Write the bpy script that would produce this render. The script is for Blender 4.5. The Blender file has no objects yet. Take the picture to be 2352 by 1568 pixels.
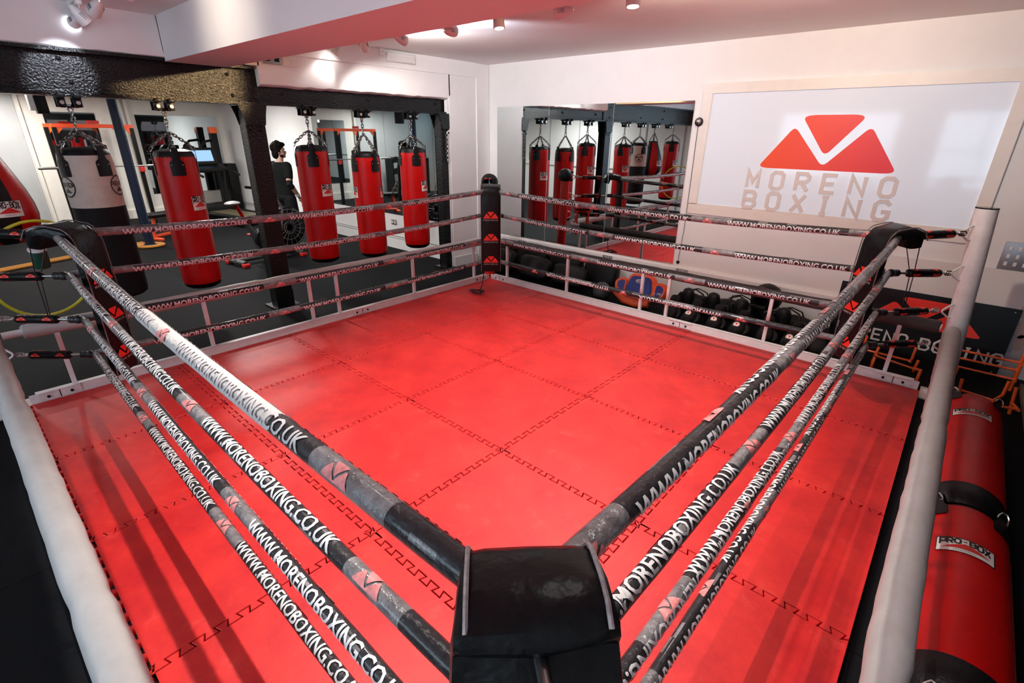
import bpy, bmesh, math, random
from mathutils import Vector, Matrix
from mathutils.geometry import tessellate_polygon
random.seed(7)
S = bpy.context.scene
COL = S.collection
PI = math.pi
FZ = -0.05                                   # gym floor; canvas top is z = 0
V = Vector
def T(x, y, z): return Matrix.Translation((x, y, z))
def RZ(a): return Matrix.Rotation(a, 4, 'Z')
def RX(a): return Matrix.Rotation(a, 4, 'X')
def RY(a): return Matrix.Rotation(a, 4, 'Y')

# ------------------------------------------------------------------ materials
MATS = {}
def mat(name, col, rough=.5, metal=0., var=0., vscale=8., bump=0., bscale=60., coat=0., emit=None, estr=0., spec=.5, col2=None, stretch=None):
    if name in MATS: return MATS[name]
    m = bpy.data.materials.new(name); m.use_nodes = True
    nt = m.node_tree; b = nt.nodes['Principled BSDF']
    b.inputs['Base Color'].default_value = (*col, 1)
    b.inputs['Roughness'].default_value = rough
    b.inputs['Metallic'].default_value = metal
    b.inputs['Specular IOR Level'].default_value = spec
    b.inputs['Coat Weight'].default_value = coat
    b.inputs['Coat Roughness'].default_value = .12
    if emit:
        b.inputs['Emission Color'].default_value = (*emit, 1); b.inputs['Emission Strength'].default_value = estr
    tc = nt.nodes.new('ShaderNodeTexCoord')
    src = tc.outputs['Object']
    if stretch:
        mp = nt.nodes.new('ShaderNodeMapping'); mp.inputs['Scale'].default_value = stretch
        nt.links.new(src, mp.inputs['Vector']); src = mp.outputs['Vector']
    if var or col2:
        n = nt.nodes.new('ShaderNodeTexNoise'); n.inputs['Scale'].default_value = vscale; n.inputs['Detail'].default_value = 6
        n.inputs['Roughness'].default_value = .65
        nt.links.new(src, n.inputs['Vector'])
        r = nt.nodes.new('ShaderNodeValToRGB')
        c2 = col2 if col2 else tuple(min(1, c * (1 + var)) for c in col)
        c1 = col if col2 else tuple(c * (1 - var) for c in col)
        r.color_ramp.elements[0].position = .35; r.color_ramp.elements[1].position = .68
        r.color_ramp.elements[0].color = (*c1, 1); r.color_ramp.elements[1].color = (*c2, 1)
        nt.links.new(n.outputs['Fac'], r.inputs['Fac']); nt.links.new(r.outputs['Color'], b.inputs['Base Color'])
    if bump:
        n2 = nt.nodes.new('ShaderNodeTexNoise'); n2.inputs['Scale'].default_value = bscale; n2.inputs['Detail'].default_value = 3
        nt.links.new(src, n2.inputs['Vector'])
        bp = nt.nodes.new('ShaderNodeBump'); bp.inputs['Strength'].default_value = bump; bp.inputs['Distance'].default_value = .02
        nt.links.new(n2.outputs['Fac'], bp.inputs['Height']); nt.links.new(bp.outputs['Normal'], b.inputs['Normal'])
    MATS[name] = m
    return m

M_white = mat('white_wall_paint', (.86, .85, .84), .55, var=.02, vscale=3, bump=.06, bscale=9)
M_ceil = mat('ceiling_paint', (.82, .80, .79), .6, bump=.08, bscale=2.5)
M_cream = mat('cream_wood_paint', (.86, .82, .76), .4, var=.03, vscale=6)
M_grey_wall = mat('grey_wall_panel', (.50, .51, .52), .45, var=.05, vscale=2)
M_black_paint = mat('black_gloss_paint', (.003, .003, .0035), .24, bump=.42, bscale=58, spec=.36)
M_black_steel = mat('black_steel', (.005, .005, .005), .4, spec=.22)
M_navy = mat('navy_gloss_paint', (.012, .02, .045), .25, bump=.4, bscale=90, spec=.22)
M_mirror = mat('mirror_glass', (.80, .86, .86), .0, 1.0)
M_mirror2 = mat('far_mirror_glass', (.62, .70, .72), .02, 1.0)
M_edge = mat('mirror_edge', (.75, .8, .8), .3)
M_steel_white = mat('white_steel', (.80, .77, .76), .4, var=.06, vscale=14, bump=.05)
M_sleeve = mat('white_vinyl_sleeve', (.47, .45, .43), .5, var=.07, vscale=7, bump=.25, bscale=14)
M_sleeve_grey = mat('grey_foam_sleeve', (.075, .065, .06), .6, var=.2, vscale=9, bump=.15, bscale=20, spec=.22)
M_pad = mat('black_vinyl', (.005, .005, .0055), .34, bump=.25, bscale=22, spec=.22)
M_pipe = mat('worn_piping', (.16, .14, .135), .6, var=.4, vscale=60)
M_pipe_near = mat('pale_piping', (.42, .38, .37), .6, var=.3, vscale=60)
M_rope = mat('black_rope_vinyl', (.022, .021, .023), .33, var=.2, vscale=30, bump=.4, bscale=40, coat=.35, spec=.22)
M_tape = mat('scuffed_clear_tape', (.10, .095, .098), .30, bump=.5, bscale=50, coat=.5, col2=(.27, .25, .25), vscale=22)
M_cloth = mat('white_cloth_tape', (.52, .50, .47), .7, var=.10, vscale=30, bump=.4, bscale=60)
M_print = mat('white_print', (.70, .68, .67), .5)
M_print_dim = mat('worn_white_print', (.55, .52, .52), .5)
M_logo_faded = mat('faded_logo_print', (.72, .24, .23), .45, var=.35, vscale=40)
M_logo = mat('red_logo_print', (.86, .035, .018), .4)
M_chrome = mat('zinc_steel', (.55, .54, .52), .28, 1.0)
M_chain = mat('dark_chain_steel', (.26, .25, .24), .35, 1.0)
M_redbag = mat('red_leather', (.50, .003, .003), .33, var=.12, vscale=5, bump=.12, bscale=120, spec=.25)
M_blkleather = mat('black_leather', (.005, .005, .006), .4, bump=.2, bscale=90, spec=.22)
M_gear = mat('black_gear_leather', (.005, .005, .005), .42, bump=.2, bscale=70, spec=.22)
M_canvasbag = mat('off_white_canvas', (.56, .50, .42), .75, var=.10, vscale=9, bump=.2, bscale=120)
M_blkcanvas = mat('black_canvas', (.006, .006, .007), .7, bump=.2, bscale=120, spec=.22)
M_label = mat('label_white', (.85, .82, .76), .5)
M_ink = mat('label_black', (.01, .01, .01), .5)
M_redpr = mat('label_red', (.62, .02, .015), .5)
M_red_post = mat('red_vinyl_sleeve', (.85, .02, .012), .38)
M_orange = mat('orange_plastic', (.95, .14, .02), .35)
M_orangemetal = mat('orange_red_enamel', (.90, .09, .025), .35)
M_neon = mat('neon_yellow_plastic', (.62, .85, .04), .35)
M_blue = mat('blue_leather', (.015, .03, .20), .4, bump=.15, bscale=90)
M_org_leather = mat('orange_leather', (.80, .10, .025), .4)
M_green = mat('bottle_green_plastic', (.008, .05, .03), .35)
M_skin = mat('skin', (.62, .38, .29), .55, var=.06, vscale=20)
M_hair = mat('dark_hair', (.008, .005, .004), .6, spec=.1, bump=.8, bscale=55)
M_shirt = mat('black_cotton', (.006, .008, .0075), .9, bump=.2, bscale=30, spec=.22)
M_shorts = mat('black_shorts', (.010, .010, .012), .8, spec=.22)
M_plate = mat('brushed_grey_metal', (.33, .33, .35), .4, .7)
M_plastic = mat('white_plastic', (.80, .80, .80), .35)
M_gloss_black = mat('black_gloss_panel', (.006, .006, .006), .08)
M_banner = mat('black_sign_board', (.006, .006, .007), .35, spec=.22)
M_poster = mat('poster_white', (.80, .77, .75), .5)
M_tan = mat('poster_tan', (.66, .52, .42), .5)
M_lilac = mat('poster_lilac', (.55, .50, .60), .5)
M_screen = mat('lit_screen', (.02, .03, .05), .2, emit=(.30, .52, .95), estr=1.1)
M_rope_orange = mat('orange_rope', (.55, .22, .03), .7, bump=.8, bscale=80)
M_wood = mat('brown_skirting', (.20, .15, .10), .6)
M_seam = mat('mat_underlay', (.03, .002, .006), .9)
M_frost_letter = mat('raised_letter_white', (.75, .70, .675), .45)

def floor_material():
    m = bpy.data.materials.new('black_rubber_tiles'); m.use_nodes = True
    nt = m.node_tree; b = nt.nodes['Principled BSDF']; b.inputs['Roughness'].default_value = .7; b.inputs['Specular IOR Level'].default_value = .06
    tc = nt.nodes.new('ShaderNodeTexCoord'); br = nt.nodes.new('ShaderNodeTexBrick')
    br.offset = .5; br.inputs['Scale'].default_value = 1; br.inputs['Brick Width'].default_value = 1; br.inputs['Row Height'].default_value = 1
    br.inputs['Mortar Size'].default_value = .004
    br.inputs['Color1'].default_value = (.0065, .007, .008, 1); br.inputs['Color2'].default_value = (.010, .0105, .012, 1)
    br.inputs['Mortar'].default_value = (.004, .004, .004, 1)
    nt.links.new(tc.outputs['Object'], br.inputs['Vector'])
    n = nt.nodes.new('ShaderNodeTexNoise'); n.inputs['Scale'].default_value = 90; nt.links.new(tc.outputs['Object'], n.inputs['Vector'])
    bp = nt.nodes.new('ShaderNodeBump'); bp.inputs['Strength'].default_value = .25; bp.inputs['Distance'].default_value = .01
    nt.links.new(n.outputs['Fac'], bp.inputs['Height']); nt.links.new(bp.outputs['Normal'], b.inputs['Normal'])
    nt.links.new(br.outputs['Color'], b.inputs['Base Color'])
    return m
M_floor = floor_material()

def mat_material():
    m = bpy.data.materials.new('red_foam_mat'); m.use_nodes = True
    nt = m.node_tree; b = nt.nodes['Principled BSDF']; b.inputs['Roughness'].default_value = .48
    tc = nt.nodes.new('ShaderNodeTexCoord')
    oi = nt.nodes.new('ShaderNodeObjectInfo')
    mp = nt.nodes.new('ShaderNodeVectorMath'); mp.operation = 'ADD'
    nt.links.new(tc.outputs['Object'], mp.inputs[0]); nt.links.new(oi.outputs['Location'], mp.inputs[1])
    def noise(scale, det, p0, c0, p1, c1):
        n = nt.nodes.new('ShaderNodeTexNoise'); n.inputs['Scale'].default_value = scale; n.inputs['Detail'].default_value = det; n.inputs['Roughness'].default_value = .7
        nt.links.new(mp.outputs[0], n.inputs['Vector'])
        r = nt.nodes.new('ShaderNodeValToRGB'); r.color_ramp.elements[0].position = p0; r.color_ramp.elements[1].position = p1
        r.color_ramp.elements[0].color = c0; r.color_ramp.elements[1].color = c1
        nt.links.new(n.outputs['Fac'], r.inputs['Fac']); return n, r
    n1, r1 = noise(3.2, 9, .30, (.50, .006, .012, 1), .74, (.82, .032, .022, 1))
    n2, r2 = noise(26, 4, .74, (0, 0, 0, 1), .80, (1, 1, 1, 1))
    n3, r3 = noise(7, 8, .56, (0, 0, 0, 1), .82, (1, 1, 1, 1))
    mx = nt.nodes.new('ShaderNodeMixRGB'); mx.inputs[2].default_value = (.86, .085, .06, 1)
    s3 = nt.nodes.new('ShaderNodeMath'); s3.operation = 'MULTIPLY'; s3.inputs[1].default_value = .8
    nt.links.new(r3.outputs['Color'], s3.inputs[0]); nt.links.new(s3.outputs[0], mx.inputs[0]); nt.links.new(r1.outputs['Color'], mx.inputs[1])
    mx2 = nt.nodes.new('ShaderNodeMixRGB'); mx2.inputs[2].default_value = (.35, .01, .015, 1)
    s2 = nt.nodes.new('ShaderNodeMath'); s2.operation = 'MULTIPLY'; s2.inputs[1].default_value = .75
    nt.links.new(r2.outputs['Color'], s2.inputs[0]); nt.links.new(s2.outputs[0], mx2.inputs[0]); nt.links.new(mx.outputs[0], mx2.inputs[1])
    nt.links.new(mx2.outputs[0], b.inputs['Base Color'])
    bp = nt.nodes.new('ShaderNodeBump'); bp.inputs['Strength'].default_value = .12; bp.inputs['Distance'].default_value = .01
    n4 = nt.nodes.new('ShaderNodeTexNoise'); n4.inputs['Scale'].default_value = 220; nt.links.new(mp.outputs[0], n4.inputs['Vector'])
    nt.links.new(n4.outputs['Fac'], bp.inputs['Height']); nt.links.new(bp.outputs['Normal'], b.inputs['Normal'])
    return m
M_mat = mat_material()

def logo_gradient(name):       # the window logo is printed orange on the left, red on the right
    m = bpy.data.materials.new(name); m.use_nodes = True
    nt = m.node_tree; b = nt.nodes['Principled BSDF']; b.inputs['Roughness'].default_value = .35
    tc = nt.nodes.new('ShaderNodeTexCoord'); sx = nt.nodes.new('ShaderNodeSeparateXYZ'); nt.links.new(tc.outputs['Object'], sx.inputs[0])
    mr = nt.nodes.new('ShaderNodeMapRange'); mr.inputs[1].default_value = 1.1; mr.inputs[2].default_value = 2.2
    nt.links.new(sx.outputs['X'], mr.inputs[0])
    r = nt.nodes.new('ShaderNodeValToRGB')
    r.color_ramp.elements[0].color = (.95, .085, .008, 1); r.color_ramp.elements[1].color = (.85, .008, .012, 1)
    nt.links.new(mr.outputs[0], r.inputs['Fac']); nt.links.new(r.outputs['Color'], b.inputs['Base Color'])
    return m
M_logo_grad = logo_gradient('orange_red_vinyl')

def frosted():
    m = mat('frosted_glass', (.66, .70, .76), .07, emit=(.80, .88, 1.0), estr=.20, spec=.5)  # glow put into the opaque pane, standing in for light behind the glass
    return m
M_frost = frosted()

# ------------------------------------------------------------------ mesh builder
class MB:
    def __init__(s, M=None): s.v = []; s.f = []; s.mi = []; s.sm = []; s.M = M or Matrix(); s.cur = 0
    def add(s, vs, fs, smooth=False, M=None):
        o = len(s.v); X = s.M @ M if M is not None else s.M
        s.v += [tuple(X @ V(p)) for p in vs]
        for f in fs: s.f.append([i + o for i in f]); s.mi.append(s.cur); s.sm.append(smooth)
        return s
    def m(s, i): s.cur = i; return s
    def box(s, c, d, M=None, bev=0.):
        x, y, z = c; a, b, h = d[0] / 2, d[1] / 2, d[2] / 2
        if bev <= 0:
            vs = [(x + i * a, y + j * b, z + k * h) for i in (-1, 1) for j in (-1, 1) for k in (-1, 1)]
            fs = [(0, 1, 3, 2), (4, 6, 7, 5), (0, 4, 5, 1), (2, 3, 7, 6), (0, 2, 6, 4), (1, 5, 7, 3)]
            return s.add(vs, fs, M=M)
        bm = bmesh.new(); bmesh.ops.create_cube(bm, size=1)
        for w in bm.verts: w.co = V((w.co.x * d[0], w.co.y * d[1], w.co.z * d[2]))
        bmesh.ops.bevel(bm, geom=bm.edges[:], offset=bev, segments=3, profile=.5, affect='EDGES')
        bm.verts.index_update()
        vs = [tuple(w.co + V(c)) for w in bm.verts]; fs = [[w.index for w in f.verts] for f in bm.faces]; bm.free()
        return s.add(vs, fs, True, M)
    def tube(s, path, r, n=12, closed=False, caps=True, M=None, flat=1.0, smooth=True, up=None):
        P = [V(p) for p in path]; k = len(P)
        R = r if isinstance(r, (list, tuple)) else [r] * k
        vs = []; N = None
        for i in range(k):
            if closed: t = (P[(i + 1) % k] - P[i - 1])
            else: t = P[min(i + 1, k - 1)] - P[max(i - 1, 0)]
            if t.length < 1e-9: t = V((0, 0, 1))
            t.normalize()
            if N is None:
                u = V(up) if up else (V((0, 0, 1)) if abs(t.z) < .9 else V((1, 0, 0)))
                N = (u - t * u.dot(t)).normalized()
            else:
                N = N - t * N.dot(t)
                N = N.normalized() if N.length > 1e-6 else t.orthogonal().normalized()
            B = t.cross(N)
            for j in range(n):
                a = 2 * PI * j / n
                vs.append(tuple(P[i] + (N * math.cos(a) * flat + B * math.sin(a)) * R[i]))
        fs = []
        for i in range(k if closed else k - 1):
            for j in range(n):
                a, b2 = i * n + j, i * n + (j + 1) % n
                c, d = ((i + 1) % k) * n + (j + 1) % n, ((i + 1) % k) * n + j
                fs.append((a, b2, c, d))
        s.add(vs, fs, smooth, M)
        if caps and not closed:
            o = len(s.v) - len(vs)
            s.f.append([o + j for j in range(n)][::-1]); s.mi.append(s.cur); s.sm.append(False)
            s.f.append([o + (k - 1) * n + j for j in range(n)]); s.mi.append(s.cur); s.sm.append(False)
        return s
    def lathe(s, prof, n=24, M=None, caps=True, sx=1., sy=1.):
        vs = [(r * math.cos(2 * PI * j / n) * sx, r * math.sin(2 * PI * j / n) * sy, z) for r, z in prof for j in range(n)]
        fs = [(i * n + j, i * n + (j + 1) % n, (i + 1) * n + (j + 1) % n, (i + 1) * n + j) for i in range(len(prof) - 1) for j in range(n)]
        s.add(vs, fs, True, M)
        if caps:
            o = len(s.v) - len(vs); k = len(prof)
            s.f.append([o + j for j in range(n)][::-1]); s.mi.append(s.cur); s.sm.append(False)
            s.f.append([o + (k - 1) * n + j for j in range(n)]); s.mi.append(s.cur); s.sm.append(False)
        return s
    def ball(s, c, r, n=16, k=10, M=None):
        r = (r, r, r) if isinstance(r, (int, float)) else r
        vs = [(c[0], c[1], c[2] - r[2])]; fs = []
        for i in range(1, k):
            a = PI * i / k
            for j in range(n):
                b = 2 * PI * j / n
                vs.append((c[0] + r[0] * math.sin(a) * math.cos(b), c[1] + r[1] * math.sin(a) * math.sin(b), c[2] - r[2] * math.cos(a)))
        vs.append((c[0], c[1], c[2] + r[2])); L = len(vs) - 1
        for j in range(n):
            fs.append((0, 1 + (j + 1) % n, 1 + j)); fs.append((L, L - n + j, L - n + (j + 1) % n))
        for i in range(k - 2):
            for j in range(n):
                fs.append((1 + i * n + j, 1 + i * n + (j + 1) % n, 1 + (i + 1) * n + (j + 1) % n, 1 + (i + 1) * n + j))
        return s.add(vs, fs, True, M)
    def prism(s, poly, depth, M=None, bev=0):
        """poly in local x,z; extruded along -y by depth (front face at y=-depth)."""
        k = len(poly)
        A = sum(poly[i][0] * poly[(i + 1) % k][1] - poly[(i + 1) % k][0] * poly[i][1] for i in range(k))
        if A < 0: poly = poly[::-1]
        vs = [(x, 0, z) for x, z in poly] + [(x, -depth, z) for x, z in poly]
        fs = [list(range(k, 2 * k)), list(range(k))[::-1]] + [(i, (i + 1) % k, k + (i + 1) % k, k + i) for i in range(k)]
        return s.add(vs, fs, M=M)
    def mesh(s, name, mats):
        me = bpy.data.meshes.new(name); me.from_pydata(s.v, [], s.f)
        for m in mats: me.materials.append(m)
        me.polygons.foreach_set('material_index', s.mi); me.polygons.foreach_set('use_smooth', s.sm)
        me.update(); return me
    def build(s, name, mats, parent=None, loc=None, sharp=40):
        if not isinstance(mats, (list, tuple)): mats = [mats]
        me = s.mesh(name, mats)
        bm = bmesh.new(); bm.from_mesh(me); bmesh.ops.recalc_face_normals(bm, faces=bm.faces[:])
        bm.to_mesh(me); bm.free()
        if sharp and any(s.sm): me.set_sharp_from_angle(angle=math.radians(sharp))
        o = bpy.data.objects.new(name, me); COL.objects.link(o)
        if parent is not None: o.parent = parent
        if loc is not None: o.location = loc
        return o

def tag(o, label=None, cat=None, group=None, kind=None):
    if label: o['label'] = label
    if cat: o['category'] = cat
    if group: o['group'] = group
    if kind: o['kind'] = kind
    return o
def thing(name, label, cat, loc=(0, 0, 0), rz=0, group=None):
    o = bpy.data.objects.new(name, None); COL.objects.link(o); o.location = loc; o.rotation_euler = (0, 0, rz)
    o.empty_display_size = .1
    return tag(o, label, cat, group)
def struct(name, mb, m): return tag(mb.build(name, m), kind='structure')
def copy_tree(o, parent=None):
    c = o.copy(); COL.objects.link(c)
    if parent is not None: c.parent = parent
    for ch in o.children: copy_tree(ch, c)
    return c
def dup(o, label, loc=None, rz=None, group=None):
    c = copy_tree(o); c['label'] = label
    if loc is not None: c.location = loc
    if rz is not None: c.rotation_euler = (0, 0, rz)
    if group: c['group'] = group
    return c

# flat artwork helpers -------------------------------------------------------
def rounded(poly, r, n=5):
    out = []; k = len(poly)
    for i in range(k):
        p = V(poly[i]); a = V(poly[i - 1]) - p; b = V(poly[(i + 1) % k]) - p
        d = min(r, a.length * .45, b.length * .45)
        p0 = p + a.normalized() * d; p1 = p + b.normalized() * d
        for j in range(n + 1):
            t = j / n; out.append(tuple(p0 * (1 - t) ** 2 + p * 2 * t * (1 - t) + p1 * t * t))
    return out
LOGO = [rounded([(.27, 1.), (.73, 1.), (.495, .26)][::-1], .11), rounded([(0, 0), (1, 0), (.765, .80), (.495, .065), (.236, .80)], .095)]
LOGO = [[(x - .5, z * .413) for x, z in p] for p in LOGO]       # width 1, height .413
w_ = .68; c_ = .17; m_ = .5
GLY = {
 'O': [([(c_, 0), (w_ - c_, 0), (w_, c_), (w_, 1 - c_), (w_ - c_, 1), (c_, 1), (0, 1 - c_), (0, c_)], 1)],
 'M': [([(0, 0), (0, 1), (w_ / 2, .35), (w_, 1), (w_, 0)], 0)],
 'N': [([(0, 0), (0, 1), (w_, 0), (w_, 1)], 0)],
 'R': [([(0, 0), (0, 1), (w_ - c_, 1), (w_, 1 - c_), (w_, m_ + c_), (w_ - c_, m_), (0, m_)], 0), ([(w_ * .45, m_), (w_, 0)], 0)],
 'E': [([(w_, 1), (0, 1), (0, 0), (w_, 0)], 0), ([(0, m_), (w_ * .85, m_)], 0)],
 'B': [([(0, 0), (0, 1), (w_ - c_, 1), (w_ * .95, 1 - c_), (w_ * .95, m_ + c_ * .7), (w_ - c_, m_), (0, m_)], 0), ([(w_ - c_, m_), (w_, m_ - c_), (w_, c_), (w_ - c_, 0), (0, 0)], 0)],
 'X': [([(0, 0), (w_, 1)], 0), ([(0, 1), (w_, 0)], 0)],
 'I': [([(w_ / 2, 0), (w_ / 2, 1)], 0), ([(w_ * .25, 0), (w_ * .75, 0)], 0), ([(w_ * .25, 1), (w_ * .75, 1)], 0)],
 'G': [([(w_, 1 - c_ * 1.1), (w_ - c_, 1), (c_, 1), (0, 1 - c_), (0, c_), (c_, 0), (w_ - c_, 0), (w_, c_), (w_, m_ * .9), (w_ * .5, m_ * .9)], 0)],
 'P': [([(0, 0), (0, 1), (w_, 1), (w_, m_ * .9), (0, m_ * .9)], 0)],
 '-': [([(.12, m_), (w_ - .12, m_)], 0)],
}
def stroke(pts, t, closed):
    P = [V(p) for p in pts]; k = len(P); L = []; R = []
    for i in range(k):
        a = P[i] - P[i - 1] if (closed or i > 0) else None
        b = P[(i + 1) % k] - P[i] if (closed or i < k - 1) else None
        if a is None: a = b
        if b is None: b = a
        a = a.normalized(); b = b.normalized()
        n1 = V((-a.y, a.x)); n2 = V((-b.y, b.x)); n = (n1 + n2)
        n = n.normalized() if n.length > 1e-4 else n1
        d = t / 2 / max(.45, n.dot(n1))
        L.append(P[i] + n * d); R.append(P[i] - n * d)
    return [[tuple(L[i]), tuple(R[i]), tuple(R[(i + 1) % k]), tuple(L[(i + 1) % k])] for i in range(k if closed else k - 1)]
def glyph_quads(ch, t=.16): return [q for pts, c in GLY[ch] for q in stroke(pts, t, c)]
def text_quads(s, h, adv=1.0, t=.16, x0=0., z0=0.):
    out = []; x = x0
    for ch in s:
        if ch != ' ':
            for q in glyph_quads(ch, t): out.append([(x + a * h, z0 + b * h) for a, b in q])
        x += h * adv * (.7 if ch == ' ' else 1)
    return out, x
def flat_mesh(polys, du=None, dv=None):
    """triangulated, sliced copy of 2-D polygons: (verts, faces)"""
    bm = bmesh.new()
    for p in polys:
        vs = [bm.verts.new((a, b, 0)) for a, b in p]
        for tri in tessellate_polygon([[V((a, b, 0)) for a, b in p]]):
            try: bm.faces.new([vs[i] for i in tri])
            except Exception: pass
    return slice_bm(bm, du, dv)
def slice_bm(bm, du, dv):
    bmesh.ops.triangulate(bm, faces=bm.faces[:])
    xs = [v.co.x for v in bm.verts]; ys = [v.co.y for v in bm.verts]
    for ax, d, lo, hi in ((0, du, min(xs), max(xs)), (1, dv, min(ys), max(ys))):
        if not d: continue
        c = lo + d
        while c < hi - 1e-6:
            co = (c, 0, 0) if ax == 0 else (0, c, 0); no = (1, 0, 0) if ax == 0 else (0, 1, 0)
            bmesh.ops.bisect_plane(bm, geom=bm.verts[:] + bm.edges[:] + bm.faces[:], plane_co=co, plane_no=no, dist=1e-6)
            c += d
    bm.verts.index_update()
    r = ([(v.co.x, v.co.y) for v in bm.verts], [[v.index for v in f.verts] for f in bm.faces]); bm.free()
    return r
def font_flat(body, size, bold=.012, dv=None):
    cu = bpy.data.curves.new('tmp', 'FONT'); cu.body = body; cu.size = size; cu.offset = bold * size; cu.resolution_u = 2
    o = bpy.data.objects.new('tmp', cu); COL.objects.link(o)
    dg = bpy.context.evaluated_depsgraph_get(); dg.update()
    me = bpy.data.meshes.new_from_object(o.evaluated_get(dg), depsgraph=dg)
    bm = bmesh.new(); bm.from_mesh(me)
    bpy.data.objects.remove(o); bpy.data.curves.remove(cu); bpy.data.meshes.remove(me)
    return slice_bm(bm, None, dv)
def flat_on(mb, vf, M, off=0.0):
    """place flat artwork on a plane: local x right, z up, facing -y"""
    vs, fs = vf
    mb.add([(a, -off, b) for a, b in vs], fs, M=M)
def cyl_wrap(mb, vf, r, M, ang0=0., z0=0.):
    """artwork (u,v) wrapped outside a cylinder round local z; u runs counter-clockwise seen from above"""
    vs, fs = vf
    mb.add([(r * math.cos(ang0 + u / r), r * math.sin(ang0 + u / r), z0 + v) for u, v in vs], fs, True, M)
LOGO_F = flat_mesh(LOGO)

# ------------------------------------------------------------------ camera
f_px = 1141.99
Rw = ((0.7463428, 0.6654517, 0.0121023), (0.2648023, -0.2802106, -0.9226927), (-0.6106162, 0.6918498, -0.3853463))
cam = bpy.data.cameras.new('camera'); co = bpy.data.objects.new('camera', cam); COL.objects.link(co)
cam.sensor_width = 36; cam.lens = f_px / 2352 * 36; cam.clip_start = .02; cam.clip_end = 60
co.matrix_world = Matrix(((Rw[0][0], -Rw[1][0], -Rw[2][0], 2.884), (Rw[0][1], -Rw[1][1], -Rw[2][1], -2.0312), (Rw[0][2], -Rw[1][2], -Rw[2][2], 1.9382), (0, 0, 0, 1)))
S.camera = co

# ------------------------------------------------------------------ room shell
XN, YB = 4.9, -5.6                     # walls behind the camera
XF, YE, YL = -12.0, 3.45, -5.6         # far gym wall, end mirror wall
CZ, CZ2 = 2.88, 2.62
MW = T(0, 4.02, 0)    # logo wall frame: local x along the wall, -y into the room
def box6(x0, x1, y0, y1, z0, z1, M=None):
    return MB(M).box(((x0 + x1) / 2, (y0 + y1) / 2, (z0 + z1) / 2), (x1 - x0, y1 - y0, z1 - z0))
struct('floor', box6(XF - .2, XN + .2, YB - .2, 4.6, FZ - .1, FZ), M_floor)
struct('ceiling', box6(-3.0, XN + .2, YB - .2, 4.6, CZ, CZ + .1), M_ceil)
struct('ceiling_gym', box6(XF - .2, -3.12, -4.1, YE + .3, CZ2, CZ2 + .1), M_ceil)
struct('wall_right', box6(-3.2, XN + .2, 0, .15, FZ, CZ, MW), M_white)
struct('wall_near', box6(XN, XN + .15, YB, 4.6, FZ, CZ), M_white)
# wall with the daylight windows (behind the camera, seen in the mirrors and in the glass)
mb = MB()
wins = [(-1.4, 1.2), (2.0, 4.4)]
x = -2.4
for a, b in wins:
    mb.box(((x + a) / 2, YB - .075, 1.4), (a - x, .15, 2.96)); mb.box(((a + b) / 2, YB - .075, .4), (b - a, .15, .96)); mb.box(((a + b) / 2, YB - .075, 2.72), (b - a, .15, .35)); x = b
mb.box(((x + XN) / 2, YB - .075, 1.4), (XN - x, .15, 2.96))
struct('wall_back', mb, M_white)
M_day = mat('daylight_pane', (.8, .9, 1), .3, emit=(.66, .84, 1.0), estr=5.0)
for i, (a, b) in enumerate(wins):
    w = MB()
    for k in range(4): xx = a + (b - a) * k / 3; w.box((xx, YB - .05, 1.71), (.05, .06, 1.66))
    for z in (.90, 1.7, 2.52): w.box(((a + b) / 2, YB - .05, z), (b - a, .06, .05))
    o = struct('window_%d' % (i + 2), w, M_cream)
    MB().box(((a + b) / 2, YB - .10, 1.71), (b - a, .01, 1.66)).build('pane', M_day, o)
# far gym walls
mb = MB(); mb.box((XF - .075, (YL + YE) / 2, 1.28), (.15, YE - YL + .3, 2.7))
struct('wall_far', mb, M_cream)
struct('wall_gym', box6(XF, -2.3, -4.15, -4.0, FZ, CZ), M_white)
struct('wall_back_left', box6(-2.5, -2.35, YB, -4.0, FZ, CZ), M_white)
mb = MB()
for k in range(8): mb.box((-11.4 + 1.15 * k, -3.99, 1.27), (.03, .02, 2.6))
mb.box((-7.2, -3.985, 1.0), (9.6, .03, .03)); struct('trim_4', mb, M_grey_wall)
mb = MB()
for k in range(5):
    y1 = -.45 - k * 1.02
    mb.box((XF + .02, y1 - .5, 1.27), (.04, .99, 2.64))
struct('trim_1', mb, M_grey_wall)
mb = MB()
for y in (-.40, 1.30, 1.42): mb.box((XF + .035, y, 1.27), (.07, .06, 2.64))
mb.box((XF + .02, 1.7, .05), (.04, 3.5, .2)); struct('trim_2', mb, M_cream)
struct('wall_end', box6(XF, -3.12, YE, YE + .15, FZ, CZ2), M_white)
mb = MB(); mb.box((-7.6, YE - .015, .06), (8.7, .03, .22)); mb.box((-7.6, YE - .022, .16), (8.7, .045, .02)); struct('baseboard_end', mb, M_white)
# left wall of the ring room: bulkhead over the black beam, right-hand return, far left part
mb = MB()
def lumpy(mb, y0, y1, z0, z1, x=-3.0, th=.14):
    n = max(2, int((y1 - y0) / .08)); rnd = random.Random(3)
    prof = []
    for i in range(n + 1):
        y = y0 + (y1 - y0) * i / n; d = rnd.uniform(-.006, .006)
        prof.append([(x - th, y, z1), (x - th, y, z0 + .02), (x - th + .04, y, z0 - .012 + d), (x - .04, y, z0 - .012 + d), (x - .008, y, z0 + .008 + d), (x, y, z0 + .04), (x, y, z1)])
    k = 7; vs = [p for r in prof for p in r]
    fs = [(i * k + j, i * k + j + 1, (i + 1) * k + j + 1, (i + 1) * k + j) for i in range(n) for j in range(k - 1)] + [(i * k + 6, i * k, (i + 1) * k, (i + 1) * k + 6) for i in range(n)]
    fs += [list(range(k))[::-1], [n * k + j for j in range(k)]]
    mb.add(vs, fs, True)
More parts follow.
